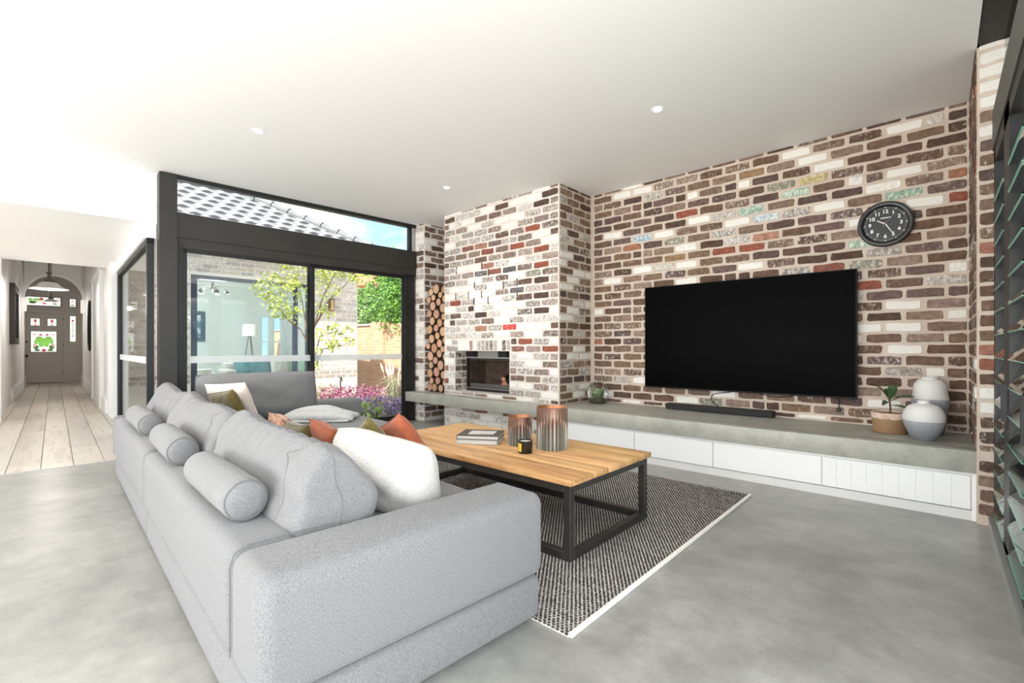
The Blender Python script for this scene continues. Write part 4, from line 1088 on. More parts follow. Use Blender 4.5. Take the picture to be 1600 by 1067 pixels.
def metal_grad(name, H_):
    m, t_, b = nt_new(name)
    tc = nd(t_, 'ShaderNodeTexCoord'); sx = nd(t_, 'ShaderNodeSeparateXYZ'); t_.links.new(tc.outputs['Object'], sx.inputs[0])
    dv = nd(t_, 'ShaderNodeMath', operation='DIVIDE'); dv.inputs[1].default_value = H_; t_.links.new(sx.outputs[2], dv.inputs[0])
    n1 = nd(t_, 'ShaderNodeTexNoise', Scale=9.0, Detail=4.0); t_.links.new(tc.outputs['Object'], n1.inputs['Vector'])
    ma = nd(t_, 'ShaderNodeMath', operation='MULTIPLY_ADD'); ma.inputs[1].default_value = 0.16; t_.links.new(n1.outputs['Fac'], ma.inputs[0]); t_.links.new(dv.outputs[0], ma.inputs[2])
    r = ramp(t_, [(0.30, S(158, 160, 152)), (0.52, S(152, 144, 136)), (0.74, S(140, 116, 104)), (1.0, S(156, 126, 112))]); t_.links.new(ma.outputs[0], r.inputs['Fac'])
    t_.links.new(r.outputs['Color'], b.inputs['Base Color']); b.inputs['Metallic'].default_value = 0.75; b.inputs['Roughness'].default_value = 0.33
    return m
COP = mat('copper inside', S(168, 114, 76), 0.4, metal=0.5)
def ribbed(name, label, loc, R, H_, nf):
    t = thing(name, label, 'candle holder', loc, 0.2, 'ribbed metal candle holders on the table')
    def fr(r, z, an):
        fade = max(0.0, min(1.0, (H_ * 0.80 - z) / (H_ * 0.25))); ph = (an * nf / (2 * PI)) % 1.0
        return r - 0.013 * fade * max(0.0, 1 - (abs(ph - 0.5) / 0.24) ** 2)
    b = MB(); b.lathe([(R, 0.0), (R, H_ * 0.12), (R, H_ * 0.3), (R, H_ * 0.5), (R, H_ * 0.62), (R, H_ * 0.72), (R, H_ * 0.8), (R * 1.0, H_ * 0.97), (R + 0.002, H_)], nf * 10, fr=fr); b.lathe([(R - 0.0005, 0), (0.001, 0.0)], 32); part('shell', b, metal_grad(name, H_), t, smooth=True)
    b = MB(); b.lathe([(R + 0.002, H_), (R - 0.003, H_), (R - 0.018, H_ * 0.8), (R - 0.018, 0.012), (0.001, 0.012)], 40); part('lining', b, COP, t, smooth=True)
ribbed('ribbed_holder', 'tall ribbed copper and grey metal candle holder on table', (-1.83, 2.40, TZ), 0.100, 0.265, 26)
ribbed('ribbed_holder', 'shorter ribbed copper and grey metal candle holder on table', (-2.06, 2.35, TZ), 0.080, 0.188, 22)
t = thing('candle', 'small black jar candle with a yellow label on table', 'candle', (-1.872, 2.185, TZ), 0.0)
b = MB(); b.lathe([(0.001, 0), (0.041, 0), (0.044, 0.004), (0.044, 0.075), (0.041, 0.076), (0.040, 0.066), (0.001, 0.0655)], 36); jar = part('jar', b, mat('black candle glass', S(26, 24, 22), 0.25), t, smooth=True)
b = MB(); b.lathe([(0.001, 0.0685), (0.0395, 0.068)], 30); part('wax', b, mat('white wax', (0.85, 0.83, 0.78), 0.5), t)
b = MB(); an = [math.radians(-142 + 62 * i / 8) for i in range(9)]
b.add([(0.0446 * math.cos(a), 0.0446 * math.sin(a), z) for z in (0.012, 0.062) for a in an], [(i, i + 1, 10 + i, 9 + i) for i in range(8)]); part('label', b, mat('yellow label', S(206, 176, 62), 0.5), jar)
def book(label, loc, rz, w_, d_, h_, cov, cover_pic=False):
    t = thing('book', label, 'book', loc, rz, 'books stacked on the table')
    b = MB(); b.box(-w_ / 2, w_ / 2, -d_ / 2, d_ / 2, 0, 0.003); b.box(-w_ / 2, w_ / 2, -d_ / 2, d_ / 2, h_ - 0.003, h_); b.box(-w_ / 2, -w_ / 2 + 0.003, -d_ / 2, d_ / 2, 0.003, h_ - 0.003); cv = part('cover', b, cov, t)
    b = MB(); b.box(-w_ / 2 + 0.003, w_ / 2 - 0.004, -d_ / 2 + 0.004, d_ / 2 - 0.004, 0.003, h_ - 0.003); part('pages', b, mat('book pages', S(206, 205, 198), 0.8, S(186, 186, 180), 2.0, stretch=(1, 1, 400)), t)
    if cover_pic:
        b = MB(); b.box(-w_ * 0.28, w_ * 0.34, -d_ * 0.30, d_ * 0.30, h_, h_ + 0.0004); part('cover_picture', b, mat('cover picture', S(206, 204, 200), 0.4, S(150, 132, 124), 9.0, lo=0.5, hi=0.7), cv)
book('thick pale grey book under the black covered book', (-2.33, 2.25, TZ), 0.55, 0.285, 0.235, 0.030, mat('grey book cover', S(150, 151, 150), 0.5))
book('black covered book with a pale picture lying on the other book', (-2.335, 2.26, TZ + 0.030), 0.57, 0.285, 0.235, 0.026, mat('black book cover', S(52, 50, 49), 0.4), True)

# ---------------------------------------------------------------- woven rug
RX0, RX1, RY0, RY1 = -3.95, -0.985, 1.405, 3.63
t = thing('rug', 'large black and white woven rug under the coffee table', 'rug', (0, 0, 0.0))
b = MB(); b.box(RX0, RX1 - 0.012, RY0, RY1, 0.001, 0.006); part('backing', b, mat('cream rug yarn', S(222, 216, 208), 0.95, S(196, 190, 182), 80.0), t)
b = MB(); b.tube([(RX1 - 0.008, RY0 + 0.008 + (RY1 - RY0 - 0.02) * i / 60, 0.008) for i in range(61)], 0.011, 8); part('binding', b, mat('white rug binding', S(236, 230, 222), 0.9), t, smooth=True)
verts, faces = [], []
r_ = random.Random(2)
px_, py_ = 0.0205, 0.0150
nx, ny = int((RX1 - 0.022 - RX0) / px_), int((RY1 - RY0) / py_)
for j in range(ny):
    yy = RY0 + (j + 0.5) * py_
    edge = 0.012 if j in (0, ny - 1) else 0
    for i in range(nx):
        xx = RX1 - 0.026 - i * px_ + (px_ / 2 if j % 2 else 0)
        hx, hy, hz = px_ * 0.44, py_ * 0.47, r_.uniform(0.006, 0.0085)
        k = len(verts); j1, j2 = r_.uniform(-.0012, .0012), r_.uniform(-.001, .001)
        verts += [(xx - hx + j1, yy + j2, .005), (xx - hx * .5 + j1, yy - hy + j2, .005), (xx + hx * .5 + j1, yy - hy + j2, .005), (xx + hx + j1, yy + j2, .005), (xx + hx * .5 + j1, yy + hy + j2, .005), (xx - hx * .5 + j1, yy + hy + j2, .005), (xx - hx * .35 + j1, yy + j2, .005 + hz), (xx + hx * .35 + j1, yy + j2, .005 + hz)]
        faces += [(k, k + 1, k + 6), (k + 1, k + 2, k + 7, k + 6), (k + 2, k + 3, k + 7), (k + 3, k + 4, k + 7), (k + 4, k + 5, k + 6, k + 7), (k + 5, k, k + 6)]
me = bpy.data.meshes.new('weave'); me.from_pydata(verts, [], faces); me.polygons.foreach_set('use_smooth', [True] * len(me.polygons))
o = link('weave', me, mat('charcoal rug yarn', S(50, 47, 46), 0.95, S(112, 108, 106), 9.0, lo=0.42, hi=0.74, stretch=(1, 6, 1), spec=0.2), t); o['kind'] = 'stuff'

def px3(u, v, t):
    return Vector((0, 0, EYE)) + (_F + _R * ((u - 800) / FPX) + Vector((0, 0, (543.5 - v) / FPX))) * t
# ---------------------------------------------------------------- sectional sofa (stands square to the old house)
SO = thing('sectional_sofa', 'large grey linen sectional sofa with low back and chaise', 'sofa', W(-1.21, 0.345, 0), RO)
# local x runs to -p (so x = -(p + 1.21)), local y = q - 0.345
def sp(name, x0, x1, y0, y1, z0, z1, r, seg=4, parent=None, soft=0.0):
    b = MB(); b.rbox(x0, x1, y0, y1, z0, z1, r, seg)
    return part(name, b, M['sofa'], parent or SO, smooth='all')
LX = 3.80
sp('base', -1.99, -0.012, 0.012, 1.005, 0.02, 0.182, 0.03)
sp('base', -LX + 0.01, -1.995, 0.012, 1.005, 0.02, 0.182, 0.03)
sp('base', -LX + 0.01, -2.25, 1.008, 1.72, 0.02, 0.182, 0.03)
sp('base', -LX + 0.01, -3.53, 1.722, 2.02, 0.02, 0.182, 0.03)
arm = sp('armrest', -0.262, 0.0, 0.0, 1.015, 0.184, 0.498, 0.045, 6)
b = MB()
b.tube([(-0.2635, 0.003, 0.20), (-0.2635, 0.003, 0.45), (-0.2635, 0.015, 0.485), (-0.2635, 0.05, 0.4975), (-0.2635, 0.30, 0.4975)], 0.0016, 5)
part('seam', b, M['sofa_seam'], arm)
sp('backrest', -1.990, -0.265, 0.0, 0.200, 0.184, 0.495, 0.045, 6)
sp('backrest', -3.735, -1.994, 0.0, 0.200, 0.184, 0.495, 0.045, 6)
sp('end_panel', -LX, -3.738, 0.0, 2.03, 0.184, 0.505, 0.030, 5)
sp('backrest', -3.736, -3.52, 0.28, 2.03, 0.184, 0.520, 0.045, 6)
sp('seat_cushion', -1.42, -0.266, 0.205, 1.03, 0.184, 0.415, 0.05, 5)
sp('seat_cushion', -2.55, -1.425, 0.205, 1.03, 0.184, 0.415, 0.05, 5)
sp('seat_cushion', -3.515, -2.255, 0.28 + 0.755, 1.75, 0.184, 0.425, 0.06, 5)
sp('seat_cushion', -3.515, -2.555, 0.205, 1.033, 0.184, 0.415, 0.05, 5)

def boxy(L, T, H_, seed=0, ex=11.0, ey=2.5, n_=38, droop=0.035):
    """stuffed wedge cushion: thick at its foot, gathered into one seam along the top, the near end slumping"""
    bm = bmesh.new(); bmesh.ops.create_cube(bm, size=2.0)
    bmesh.ops.subdivide_edges(bm, edges=bm.edges[:], cuts=n_, use_grid_fill=True)
    rnd = random.Random(seed); ph = [rnd.uniform(0, 6.28) for _ in range(6)]
    def mp(c, lift=0.0):
        x, y, z = c
        k = (abs(x) ** ex + (abs(y) ** ey + abs(z) ** ey) ** (ex / ey)) ** (1 / ex)
        x, y, z = x / k, y / k, z / k
        h = (z + 1) / 2
        X = x * L / 2 * (1 - 0.10 * h ** 2)
        Y_ = y * T / 2 * (1.10 - 0.72 * h ** 2.0)
        Z = z * H_ / 2
        Z += (0.045 * max(0.0, -x) ** 2.2 - 0.012 * (1 - x * x) + 0.008 * math.sin(4 * x + ph[3])) * h ** 2
        pk = math.sin(30 * x + ph[0] + 2 * math.sin(3 * x)) * h ** 5
        g = math.exp(-(y / 0.55) ** 2)
        Z += 0.0045 * pk; Y_ += 0.006 * pk * (1 if y > 0 else -1) * min(1.0, abs(y) * 3)
        Y_ += 0.012 * math.sin(3.1 * x + ph[1]) * (1 - abs(z)) + 0.006 * math.sin(7 * z + 4 * x + ph[2])
        return Vector((X, Y_, Z + lift))
    for v in bm.verts: v.co = mp(v.co)
    b = MB(); bm.verts.index_update()
    b.add([v.co.copy() for v in bm.verts], [[v.index for v in f.verts] for f in bm.faces]); bm.free()
    def clean(c): return mp(c)
    top = [clean((-1 + 2 * i / 60, 0.0, 1)) + Vector((0, 0, 0.0005)) for i in range(61)] + [clean((1, 0.0, 1 - 1.7 * i / 14)) for i in range(15)]
    side = [clean((0.78, -1, -0.95 + 1.95 * i / 20)) for i in range(21)] + [clean((0.78, -1 + i / 8, 1)) for i in range(1, 9)]
    return b, [top, side]
def back_cushion(label, p, q, z, L, T, H_, tilt, seed, rz=0.0, droop=0.07, group='big grey back cushions on the sofa'):
    t = thing('back_cushion', label, 'cushion', W(p, q, z), 0, group); t.rotation_euler = (tilt, 0, RO + rz)
    b, seams = boxy(L, T, H_, seed=seed, droop=droop)
    for v in b.v: v.z += H_ / 2
    cov = part('cover', b, M['sofa'], t, smooth='all')
    for s in seams:
        sb = MB(); sb.tube([v + Vector((0, 0, H_ / 2)) for v in s], 0.0018, 5); part('seam', sb, M['sofa_seam'], cov, smooth='all')
back_cushion('big grey back cushion propped beside the sofa armrest', -2.03, 0.665, 0.405, 1.12, 0.31, 0.335, 0.05, 1)
back_cushion('big grey back cushion between two others on the sofa', -3.18, 0.665, 0.405, 1.14, 0.31, 0.335, 0.05, 2, 0.01)
back_cushion('big grey back cushion at the passage end of the sofa', -4.24, 0.665, 0.405, 0.97, 0.31, 0.345, 0.05, 3, 0.0)

# bolsters along the top of the low back
def bolster(label, p, q, L, seed, rz=0):
    t = thing('bolster', label, 'bolster', W(p, q, 0.565), RO + rz)
    t.rotation_euler = (0, 0, RO + rz); t['group'] = 'grey bolsters on the sofa back'
    R = 0.069; b = MB()
    prof = [(0.001, -L / 2), (R * 0.5, -L / 2 + 0.002), (R * 0.85, -L / 2 + 0.010), (R * 0.97, -L / 2 + 0.026), (R * 1.0, -L / 2 + 0.06)]
    prof += [(R * (1.0 - 0.012 * math.sin(k)), -L / 2 + 0.06 + (L - 0.12) * k / 8) for k in range(1, 8)]
    prof += [(R * 1.0, L / 2 - 0.06), (R * 0.97, L / 2 - 0.026), (R * 0.85, L / 2 - 0.010), (R * 0.5, L / 2 - 0.002), (0.001, L / 2)]
    b.xf = lambda v: Vector((v.z, v.y, -v.x)); b.lathe(prof, 36); cov = part('cover', b, M['sofa'], t, smooth='all')
    for s in (-1, 1):
        sb = MB(); sb.tube([(s * (L / 2 - 0.014), R * 0.90 * math.cos(a), R * 0.90 * math.sin(a)) for a in [2 * PI * i / 36 for i in range(36)]], 0.0026, 5, True); part('seam', sb, M['sofa_seam'], cov, smooth='all')
bolster('long grey bolster on the sofa back beside the armrest end', -1.975, 0.440, 0.62, 1, 0.01)
bolster('long grey bolster in the middle of the sofa back', -2.98, 0.442, 0.62, 2, -0.01)
bolster('long grey bolster on the sofa back at the passage end', -4.10, 0.442, 0.72, 3, 0.0)

# scatter cushions
def pillow_mesh(w_, h_, t_, seed=0, n_=18, pinch=0.07, rd=0.0):
    rnd = random.Random(seed); ph = [rnd.uniform(0, 6.28) for _ in range(6)]
    b = MB(); vs, fs = [], []
    def pt(i, j, s):
        u, v = -1 + 2 * i / n_, -1 + 2 * j / n_
        x = w_ / 2 * u * (1 - pinch * (1 - v * v) * abs(u) ** 2); z = h_ / 2 * v * (1 - pinch * (1 - u * u) * abs(v) ** 2)
        x *= 1 - rd * v * v * u * u; z *= 1 - rd * v * v * u * u
        th = t_ / 2 * (max(0.0, (1 - u ** 4) * (1 - v ** 4))) ** 0.55
        wr = 0.006 * math.sin(5 * u + 7 * v + ph[0]) + 0.004 * math.sin(11 * u - 6 * v + ph[1])
        return (x, s * th + wr * (1 - u * u) * (1 - v * v) + 0.010 * math.sin(2 * u + ph[2]) , z)
    idx = {}
    for s in (-1, 1):
        for i in range(n_ + 1):
            for j in range(n_ + 1):
                bd = i in (0, n_) or j in (0, n_)
                if bd and s == 1: idx[(i, j, 1)] = idx[(i, j, -1)]; continue
                idx[(i, j, s)] = len(vs); vs.append(pt(i, j, s))
        for i in range(n_):
            for j in range(n_):
                q_ = [idx[(i, j, s)], idx[(i + 1, j, s)], idx[(i + 1, j + 1, s)], idx[(i, j + 1, s)]]
                fs.append(q_ if s == -1 else q_[::-1])
    b.add(vs, fs)
    ring = [pt(i, 0, 1) for i in range(n_)] + [pt(n_, j, 1) for j in range(n_)] + [pt(n_ - i, n_, 1) for i in range(n_)] + [pt(0, n_ - j, 1) for j in range(n_)]
    return b, ring
def pillow(label, loc, rot, w_, h_, t_, m_, seed, piping=True, rd=0.03):
    t = thing('scatter_cushion', label, 'cushion', loc, 0, 'scatter cushions on the sofa', rot)
    b, ring = pillow_mesh(w_, h_, t_, seed, rd=rd)
    cov = part('cover', b, m_, t, smooth='all')
    if piping:
        sb = MB(); sb.tube(ring, 0.0035, 5, True); part('piping', sb, m_, cov, smooth='all')
def rotm(yaw, tilt, roll=0.0):
    return (Matrix.Rotation(yaw, 3, 'Z') @ Matrix.Rotation(tilt, 3, 'X') @ Matrix.Rotation(roll, 3, 'Y')).to_euler()
def frame_rot(X, Z):
    Y = Z.cross(X)
    return Matrix((X, Y, Z)).transposed().to_euler()
def lean_pillow(label, tl, tr, off, th, m_, seed, piping=True, rd=0.03, seat=0.408):
    """cushion leaning back: its top corners tl, tr (old-house frame), its foot on the seat, set forward by off"""
    A, B = W(*tl), W(*tr); top = (A + B) / 2
    X = (B - A).normalized(); n = Vector((-X.y, X.x, 0)).normalized()
    foot = top + n * off; foot.z = seat
    Z = (top - foot); Z = (Z - X * Z.dot(X)); h = Z.length; Z.normalize()
    pillow(label, top - Z * h / 2, frame_rot(X, Z), (B - A).length, h, th, m_, seed, piping, rd)
def corner_pillow(label, peak, yaw, off, roll, th, m_, seed, seat=0.408):
    """cushion turned so that one corner points up, leaning back, its lowest corner on the seat"""
    P_ = W(*peak); A = W(math.cos(yaw), math.sin(yaw), 0).normalized(); n = Vector((-A.y, A.x, 0))
    L = (-n * off + Vector((0, 0, P_.z - seat))).normalized()
    X = A * math.cos(roll) + L * math.sin(roll); Z = L * math.cos(roll) - A * math.sin(roll)
    w_ = (P_.z - seat) / (L.z * (math.sin(roll) + 0.92 * math.cos(roll))); h = 0.92 * w_
    pillow(label, P_ - X * w_ / 2 - Z * h / 2, frame_rot(X, Z), w_, h, th, m_, seed)
lean_pillow('large cream white cushion leaning beside the sofa armrest', (-1.915, 0.825, 0.738), (-1.445, 1.005, 0.665), 0.12, 0.22, M['white_fabric'], 1, False, 0.09, 0.402)
lean_pillow('blush pink cushion behind the olive one in the sofa corner', (-4.45, 0.875, 0.770), (-4.01, 1.045, 0.790), 0.14, 0.10, M['blush'], 2)
lean_pillow('creased olive velvet cushion in the sofa corner', (-4.17, 0.830, 0.705), (-3.83, 0.930, 0.765), 0.14, 0.10, M['olive'], 3, True, 0.03, 0.418)
lean_pillow('patterned rust cushion half hidden behind a grey back cushion', (-2.83, 0.85, 0.695), (-2.55, 0.85, 0.695), 0.15, 0.10, M['rust_pattern'], 4)
lean_pillow('flat olive velvet cushion between two rust cushions', (-2.56, 0.855, 0.685), (-2.27, 0.855, 0.690), 0.16, 0.10, M['olive'], 5)
lean_pillow('rust linen cushion standing behind the cream cushion', (-2.265, 0.855, 0.720), (-1.985, 0.875, 0.708), 0.16, 0.10, M['rust'], 6)
corner_pillow('small olive velvet cushion beside the grey throw', (-1.975, 1.02, 0.748), 0.0, 0.16, 0.40, 0.09, M['olive'], 7)
corner_pillow('pointed rust linen cushion at the front of the seat', (-1.874, 1.11, 0.763), 0.0, 0.17, 0.40, 0.09, M['rust'], 8)
t = thing('back_cushion', 'big grey back cushion on the chaise against the garden doors', 'cushion', W(-4.61, 1.335, 0.622), 0, 'big grey back cushions on the sofa', rotm(RO + PI / 2, -0.16))
b, ring = pillow_mesh(1.02, 0.435, 0.26, 12, 20, 0.03, 0.05)
cov = part('cover', b, M['sofa'], t, smooth='all'); sb = MB(); sb.tube(ring, 0.003, 5, True); part('piping', sb, M['sofa'], cov, smooth='all')

# knitted throw heaped on the chaise
t = thing('throw_blanket', 'soft grey knitted throw heaped on the chaise', 'blanket', W(-4.10, 1.66, 0.427), RO + 0.9)
rt = random.Random(31)
sheet = MB(); sheet.rbox(-0.30, 0.28, -0.17, 0.17, 0.002, 0.022, 0.009, 3); part('knit', sheet, M['throw'], t, smooth='all')
for k in range(7):
    y0 = -0.15 + 0.05 * k; bow = rt.uniform(0.05, 0.13); rr_ = rt.uniform(0.030, 0.044); ph = rt.uniform(0, 3)
    pts, rad = [], []
    for i in range(21):
        u = i / 20
        pts.append((-0.31 + 0.62 * u + 0.02 * math.sin(5 * u + ph), y0 + bow * math.sin(PI * u) * (0.6 - 0.15 * k) + 0.025 * math.sin(6 * u + ph), 0.018 + (0.030 + 0.045 * math.exp(-((k - 3) / 1.8) ** 2)) * math.sin(PI * u) ** 0.7))
        rad.append(rr_ * (0.45 + 0.55 * math.sin(PI * u) ** 0.5) * (1 + 0.10 * math.sin(11 * u + ph)))
    fb = MB(); fb.tube(pts, rad, 12); part('fold', fb, M['throw'], t, smooth='all')
b = MB(); 
for k in range(16): b.tube([(-0.34, -0.18 + 0.024 * k, 0.012), (-0.38, -0.185 + 0.0245 * k, 0.005)], 0.004, 5)
part('fringe', b, M['throw'], t)

# ---------------------------------------------------------------- outdoors
m = MB(); m.prism([(-45, -30), (30, -30), (30, 45), (-45, 45)], -0.35, -0.13)
struct('ground', m, mat('pale paving', S(176, 170, 160), 0.9, S(150, 146, 136), 0.8), 'pale ground around the house')
m = MB(); m.box(0.46, 12.0, -14.0, 8.5, -0.128, -0.03); struct('deck', m, mat('pale deck', S(196, 188, 176), 0.8, S(180, 172, 160), 1.2), 'pale paved terrace outside the louvre doors')
m = MB(); m.box(-14.0, 12.0, -14.0, -4.7, -0.128, -0.03); struct('terrace', m, mat('bounce paving', S(196, 188, 176), 0.8, S(180, 172, 160), 1.2), 'pale paving added unseen behind the room to bounce sun inside')  # added out of view to bounce sunlight onto the ceiling

# brick wing of the old house across the courtyard
OP = -9.95; WQ0, WQ1, WZ0, WZ1 = 1.74, 3.856, 0.28, 2.366
m = MB()
def orect(q0, q1, z0, z1): m.obox(OP - 0.22, OP, q0, q1, z0, z1)
orect(0.82, WQ0, -0.13, 3.12); orect(WQ1, 4.86, -0.13, 3.12); orect(WQ0, WQ1, -0.13, WZ0); orect(WQ0, WQ1, WZ1, 3.12)
wall_court = struct('wall_courtyard', m, mat('pale garden mortar', S(226, 218, 208), 0.95), 'pale brick wall of the wing across the courtyard')
CB = [S(212, 198, 188), S(222, 208, 196), S(202, 190, 182), S(228, 214, 204), S(194, 182, 176), S(218, 202, 190), S(230, 220, 210)]
zs = [(i, 3.06 - i * 0.0868, 0.0868) for i in range(31)]
pw_ = lambda q, z: (W(OP + 0.0, q, z), PI / 2 + RO)
st_w = lambda x, z, r: (r.choice(CB), r.uniform(0.1, 0.38))
inw = [c for c in zs if WZ0 < c[1] < WZ1 + 0.02]; outw = [c for c in zs if c not in inw]
tmp = lay(wall_court, pw_, 0.84, 4.86, outw, False, st_w, joint=0.013, seed=51) + lay(wall_court, pw_, 0.84, WQ0, inw, False, st_w, joint=0.013, seed=52) + lay(wall_court, pw_, WQ1, 4.86, inw, False, st_w, joint=0.013, seed=53)
# keep the 300 that show best as single bricks, merge the others
tmp.sort(key=lambda b: -(b[1] > 0.55) - (b[1] < 2.95))
rest = tmp[300:]
if rest:
    mbr = MB()
    for (x, z, o) in rest:
        mw = Matrix.LocRotScale(o.location, o.rotation_euler, o.scale)
        mbr.add([mw @ v.co for v in o.data.vertices], [list(p.vertices) for p in o.data.polygons])
        bpy.data.objects.remove(o)
    o = part('far_bricks', mbr, M['brick'], wall_court); o['kind'] = 'stuff'; o.color = (*S(172, 160, 150), 0.25)
fr = MB()
for (q0, q1, z0, z1) in ((WQ0, WQ0 + 0.10, WZ0, WZ1), (WQ1 - 0.10, WQ1, WZ0, WZ1), (WQ0, WQ1, WZ1 - 0.07, WZ1), (WQ0, WQ1, WZ0, WZ0 + 0.08)):
    fr.obox(OP - 0.10, OP - 0.02, q0, q1, z0, z1)
fr.obox(OP - 0.10, OP - 0.03, WQ1 - 0.36, WQ1 - 0.27, WZ0, WZ1)
wc = struct('window_4', fr, M['navy_frame'], 'dark framed window in the brick wing across the courtyard')
mb = MB(); mb.obox(OP - 0.062, OP - 0.056, WQ0 + 0.10, WQ1 - 0.10, WZ0 + 0.08, WZ1 - 0.07); part('pane', mb, M['glass'], wc)
t = thing('wall_lantern', 'brown box lantern on the courtyard brick wall', 'lamp', W(OP + 0.01, 4.25, 1.84), RO)
mb = MB(); mb.box(0.0, 0.10, -0.05, 0.05, 0.0, 0.26); part('housing', mb, mat('bronze lantern', S(112, 84, 58), 0.5), t)
mb = MB(); mb.box(0.1, 0.104, -0.035, 0.035, 0.03, 0.23); part('lantern_glass', mb, mat('amber glass', S(196, 160, 110), 0.3), t)

# room seen through that window
RIN = mat('pale grey room paint', (0.74, 0.76, 0.75), 0.7)
m = MB(); m.obox(-14.2, -10.17, 0.9, 4.84, -0.10, 0.0); struct('floor_wing', m, mat('pale carpet', (0.62, 0.62, 0.6), 0.9), 'pale floor of the far sitting room')
m = MB(); m.obox(-14.2, -10.17, 0.9, 4.84, 2.72, 2.85); struct('ceiling_wing', m, RIN, 'ceiling of the far sitting room')
m = MB(); m.obox(-14.2, -10.17, 0.9, 1.05, 0, 2.72); m.obox(-14.2, -10.17, 4.72, 4.86, -0.13, 3.1)
panel_with_holes(-14.2, -14.05, 1.05, 4.72, 0, 2.72, [(4.08, 4.30, 0.55, 1.90), (4.40, 4.62, 0.55, 1.90)], m)
ww = struct('wall_wing', m, RIN, 'pale walls of the far sitting room')
fr = MB()
for a, b_ in ((4.08, 4.30), (4.40, 4.62)):
    fr.obox(-14.14, -14.10, a, a + .03, .55, 1.9); fr.obox(-14.14, -14.10, b_ - .03, b_, .55, 1.9); fr.obox(-14.14, -14.10, a, b_, 1.2, 1.24)
struct('window_5', fr, M['paint'], 'white sash windows of the far sitting room')
t = thing('chandelier', 'five-armed dark metal chandelier in the far sitting room', 'lamp', W(-11.5, 2.40, 2.72), 0)
mb = MB(); mb.tube([(0, 0, 0), (0, 0, -0.30)], 0.010, 6); mb.lathe([(0.001, -0.29), (0.03, -0.31), (0.02, -0.36), (0.04, -0.42), (0.012, -0.48), (0.001, -0.5)], 12); part('stem', mb, BRS, t)
for k in range(5):
    a = 2 * PI * k / 5
    mb = MB(); mb.tube([(r * math.cos(a), r * math.sin(a), z) for r, z in ((0.02, -0.40), (0.10, -0.36), (0.18, -0.40), (0.24, -0.46))], 0.008, 5); part('arm', mb, BRS, t)
    mb = MB(); mb.lathe([(0.015, -0.44), (0.035, -0.46), (0.06, -0.52)], 12, 0.25 * math.cos(a), 0.25 * math.sin(a)); part('shade', mb, mat('dark shade', S(96, 100, 102), 0.4) if k == 0 else bpy.data.materials['dark shade'], t)
l = bpy.data.lights.new('chandelier_light', 'POINT'); l.energy = 60; l.shadow_soft_size = 0.2
lo = bpy.data.objects.new('chandelier_light', l); COL.objects.link(lo); lo.parent = t; lo.location = (0, 0, -0.62)
t = thing('tripod_lamp', 'tripod floor lamp with a white drum shade in far room', 'lamp', W(-12.5, 3.38, 0), 0)
mb = MB(); mb.lathe([(0.17, 1.34), (0.155, 1.62)], 24); part('shade', mb, mat('white lamp shade', (0.9, 0.89, 0.85), 0.8), t, smooth=True)
for k in range(3):
    a = 2 * PI * k / 3 + 0.4; mb = MB(); mb.tube([(0.02 * math.cos(a), 0.02 * math.sin(a), 1.38), (0.24 * math.cos(a), 0.24 * math.sin(a), 0)], 0.012, 6); part('leg', mb, mat('grey lamp leg', S(130, 130, 130), 0.5) if k == 0 else bpy.data.materials['grey lamp leg'], t)
t = thing('framed_picture', 'dark blue framed picture on the far room wall', 'picture', W(-14.04, 2.40, 1.22), RO + PI / 2)
mb = MB(); mb.box(-0.36, 0.36, -0.03, 0, 0, 0.76); part('frame', mb, mat('navy picture frame', S(58, 76, 100), 0.5), t)
mb = MB(); mb.box(-0.26, 0.26, -0.033, -0.03, 0.1, 0.66); part('print', mb, mat('picture print', S(84, 110, 130), 0.5, S(210, 220, 224), 4.0, lo=.5, hi=.62), t)
t = thing('side_table', 'white drum side table in the far sitting room', 'table', W(-11.1, 2.13, 0), 0)
mb = MB(); mb.lathe([(0.16, 0), (0.16, 0.60), (0.001, 0.60)], 24); part('drum', mb, mat('cream drum', S(232, 230, 214), 0.6), t, smooth=True); mb = MB(); mb.lathe([(0.001, 0.625), (0.175, 0.625), (0.175, 0.60), (0.16, 0.60)], 24); part('top', mb, M['paint'], t)
t = thing('white_sofa', 'white slipcovered sofa in the far sitting room', 'sofa', W(-11.55, 3.62, 0), RO)
mb = MB(); mb.rbox(-0.42, 0.42, -0.95, 0.95, 0.02, 0.42, 0.04); part('seat', mb, M['white_fabric'], t, smooth='all'); mb = MB(); mb.rbox(-0.45, -0.25, -0.95, 0.95, 0.42, 0.74, 0.05); part('backrest', mb, M['white_fabric'], t, smooth='all')
for s in (-1, 1): mb = MB(); mb.rbox(-0.42, 0.42, s * 0.95 - 0.1, s * 0.95 + 0.1, 0.02, 0.60, 0.05); part('armrest', mb, M['white_fabric'], t, smooth='all')
TEAL = fabric('teal cushion', S(92, 132, 146), S(120, 158, 170), 100.0); MINT = fabric('mint cushion', S(150, 196, 176), S(180, 216, 200), 100.0)
def cushion2(label, p, q, z, m_, w_): 
    t = thing('far_cushion', label, 'cushion', W(p, q, z), 0, None, rotm(RO + PI / 2, -0.25)); b, ring = pillow_mesh(w_, 0.42, 0.14, 5); part('cover', b, m_, t, smooth='all')
cushion2('wide teal cushion on the far white sofa', -11.63, 3.2, 0.63, TEAL, 0.80); cushion2('white cushion beside the teal one on the far sofa', -11.50, 3.74, 0.65, M['white_fabric'], 0.42); cushion2('mint green cushion on the far white sofa', -11.60, 4.16, 0.64, MINT, 0.46)

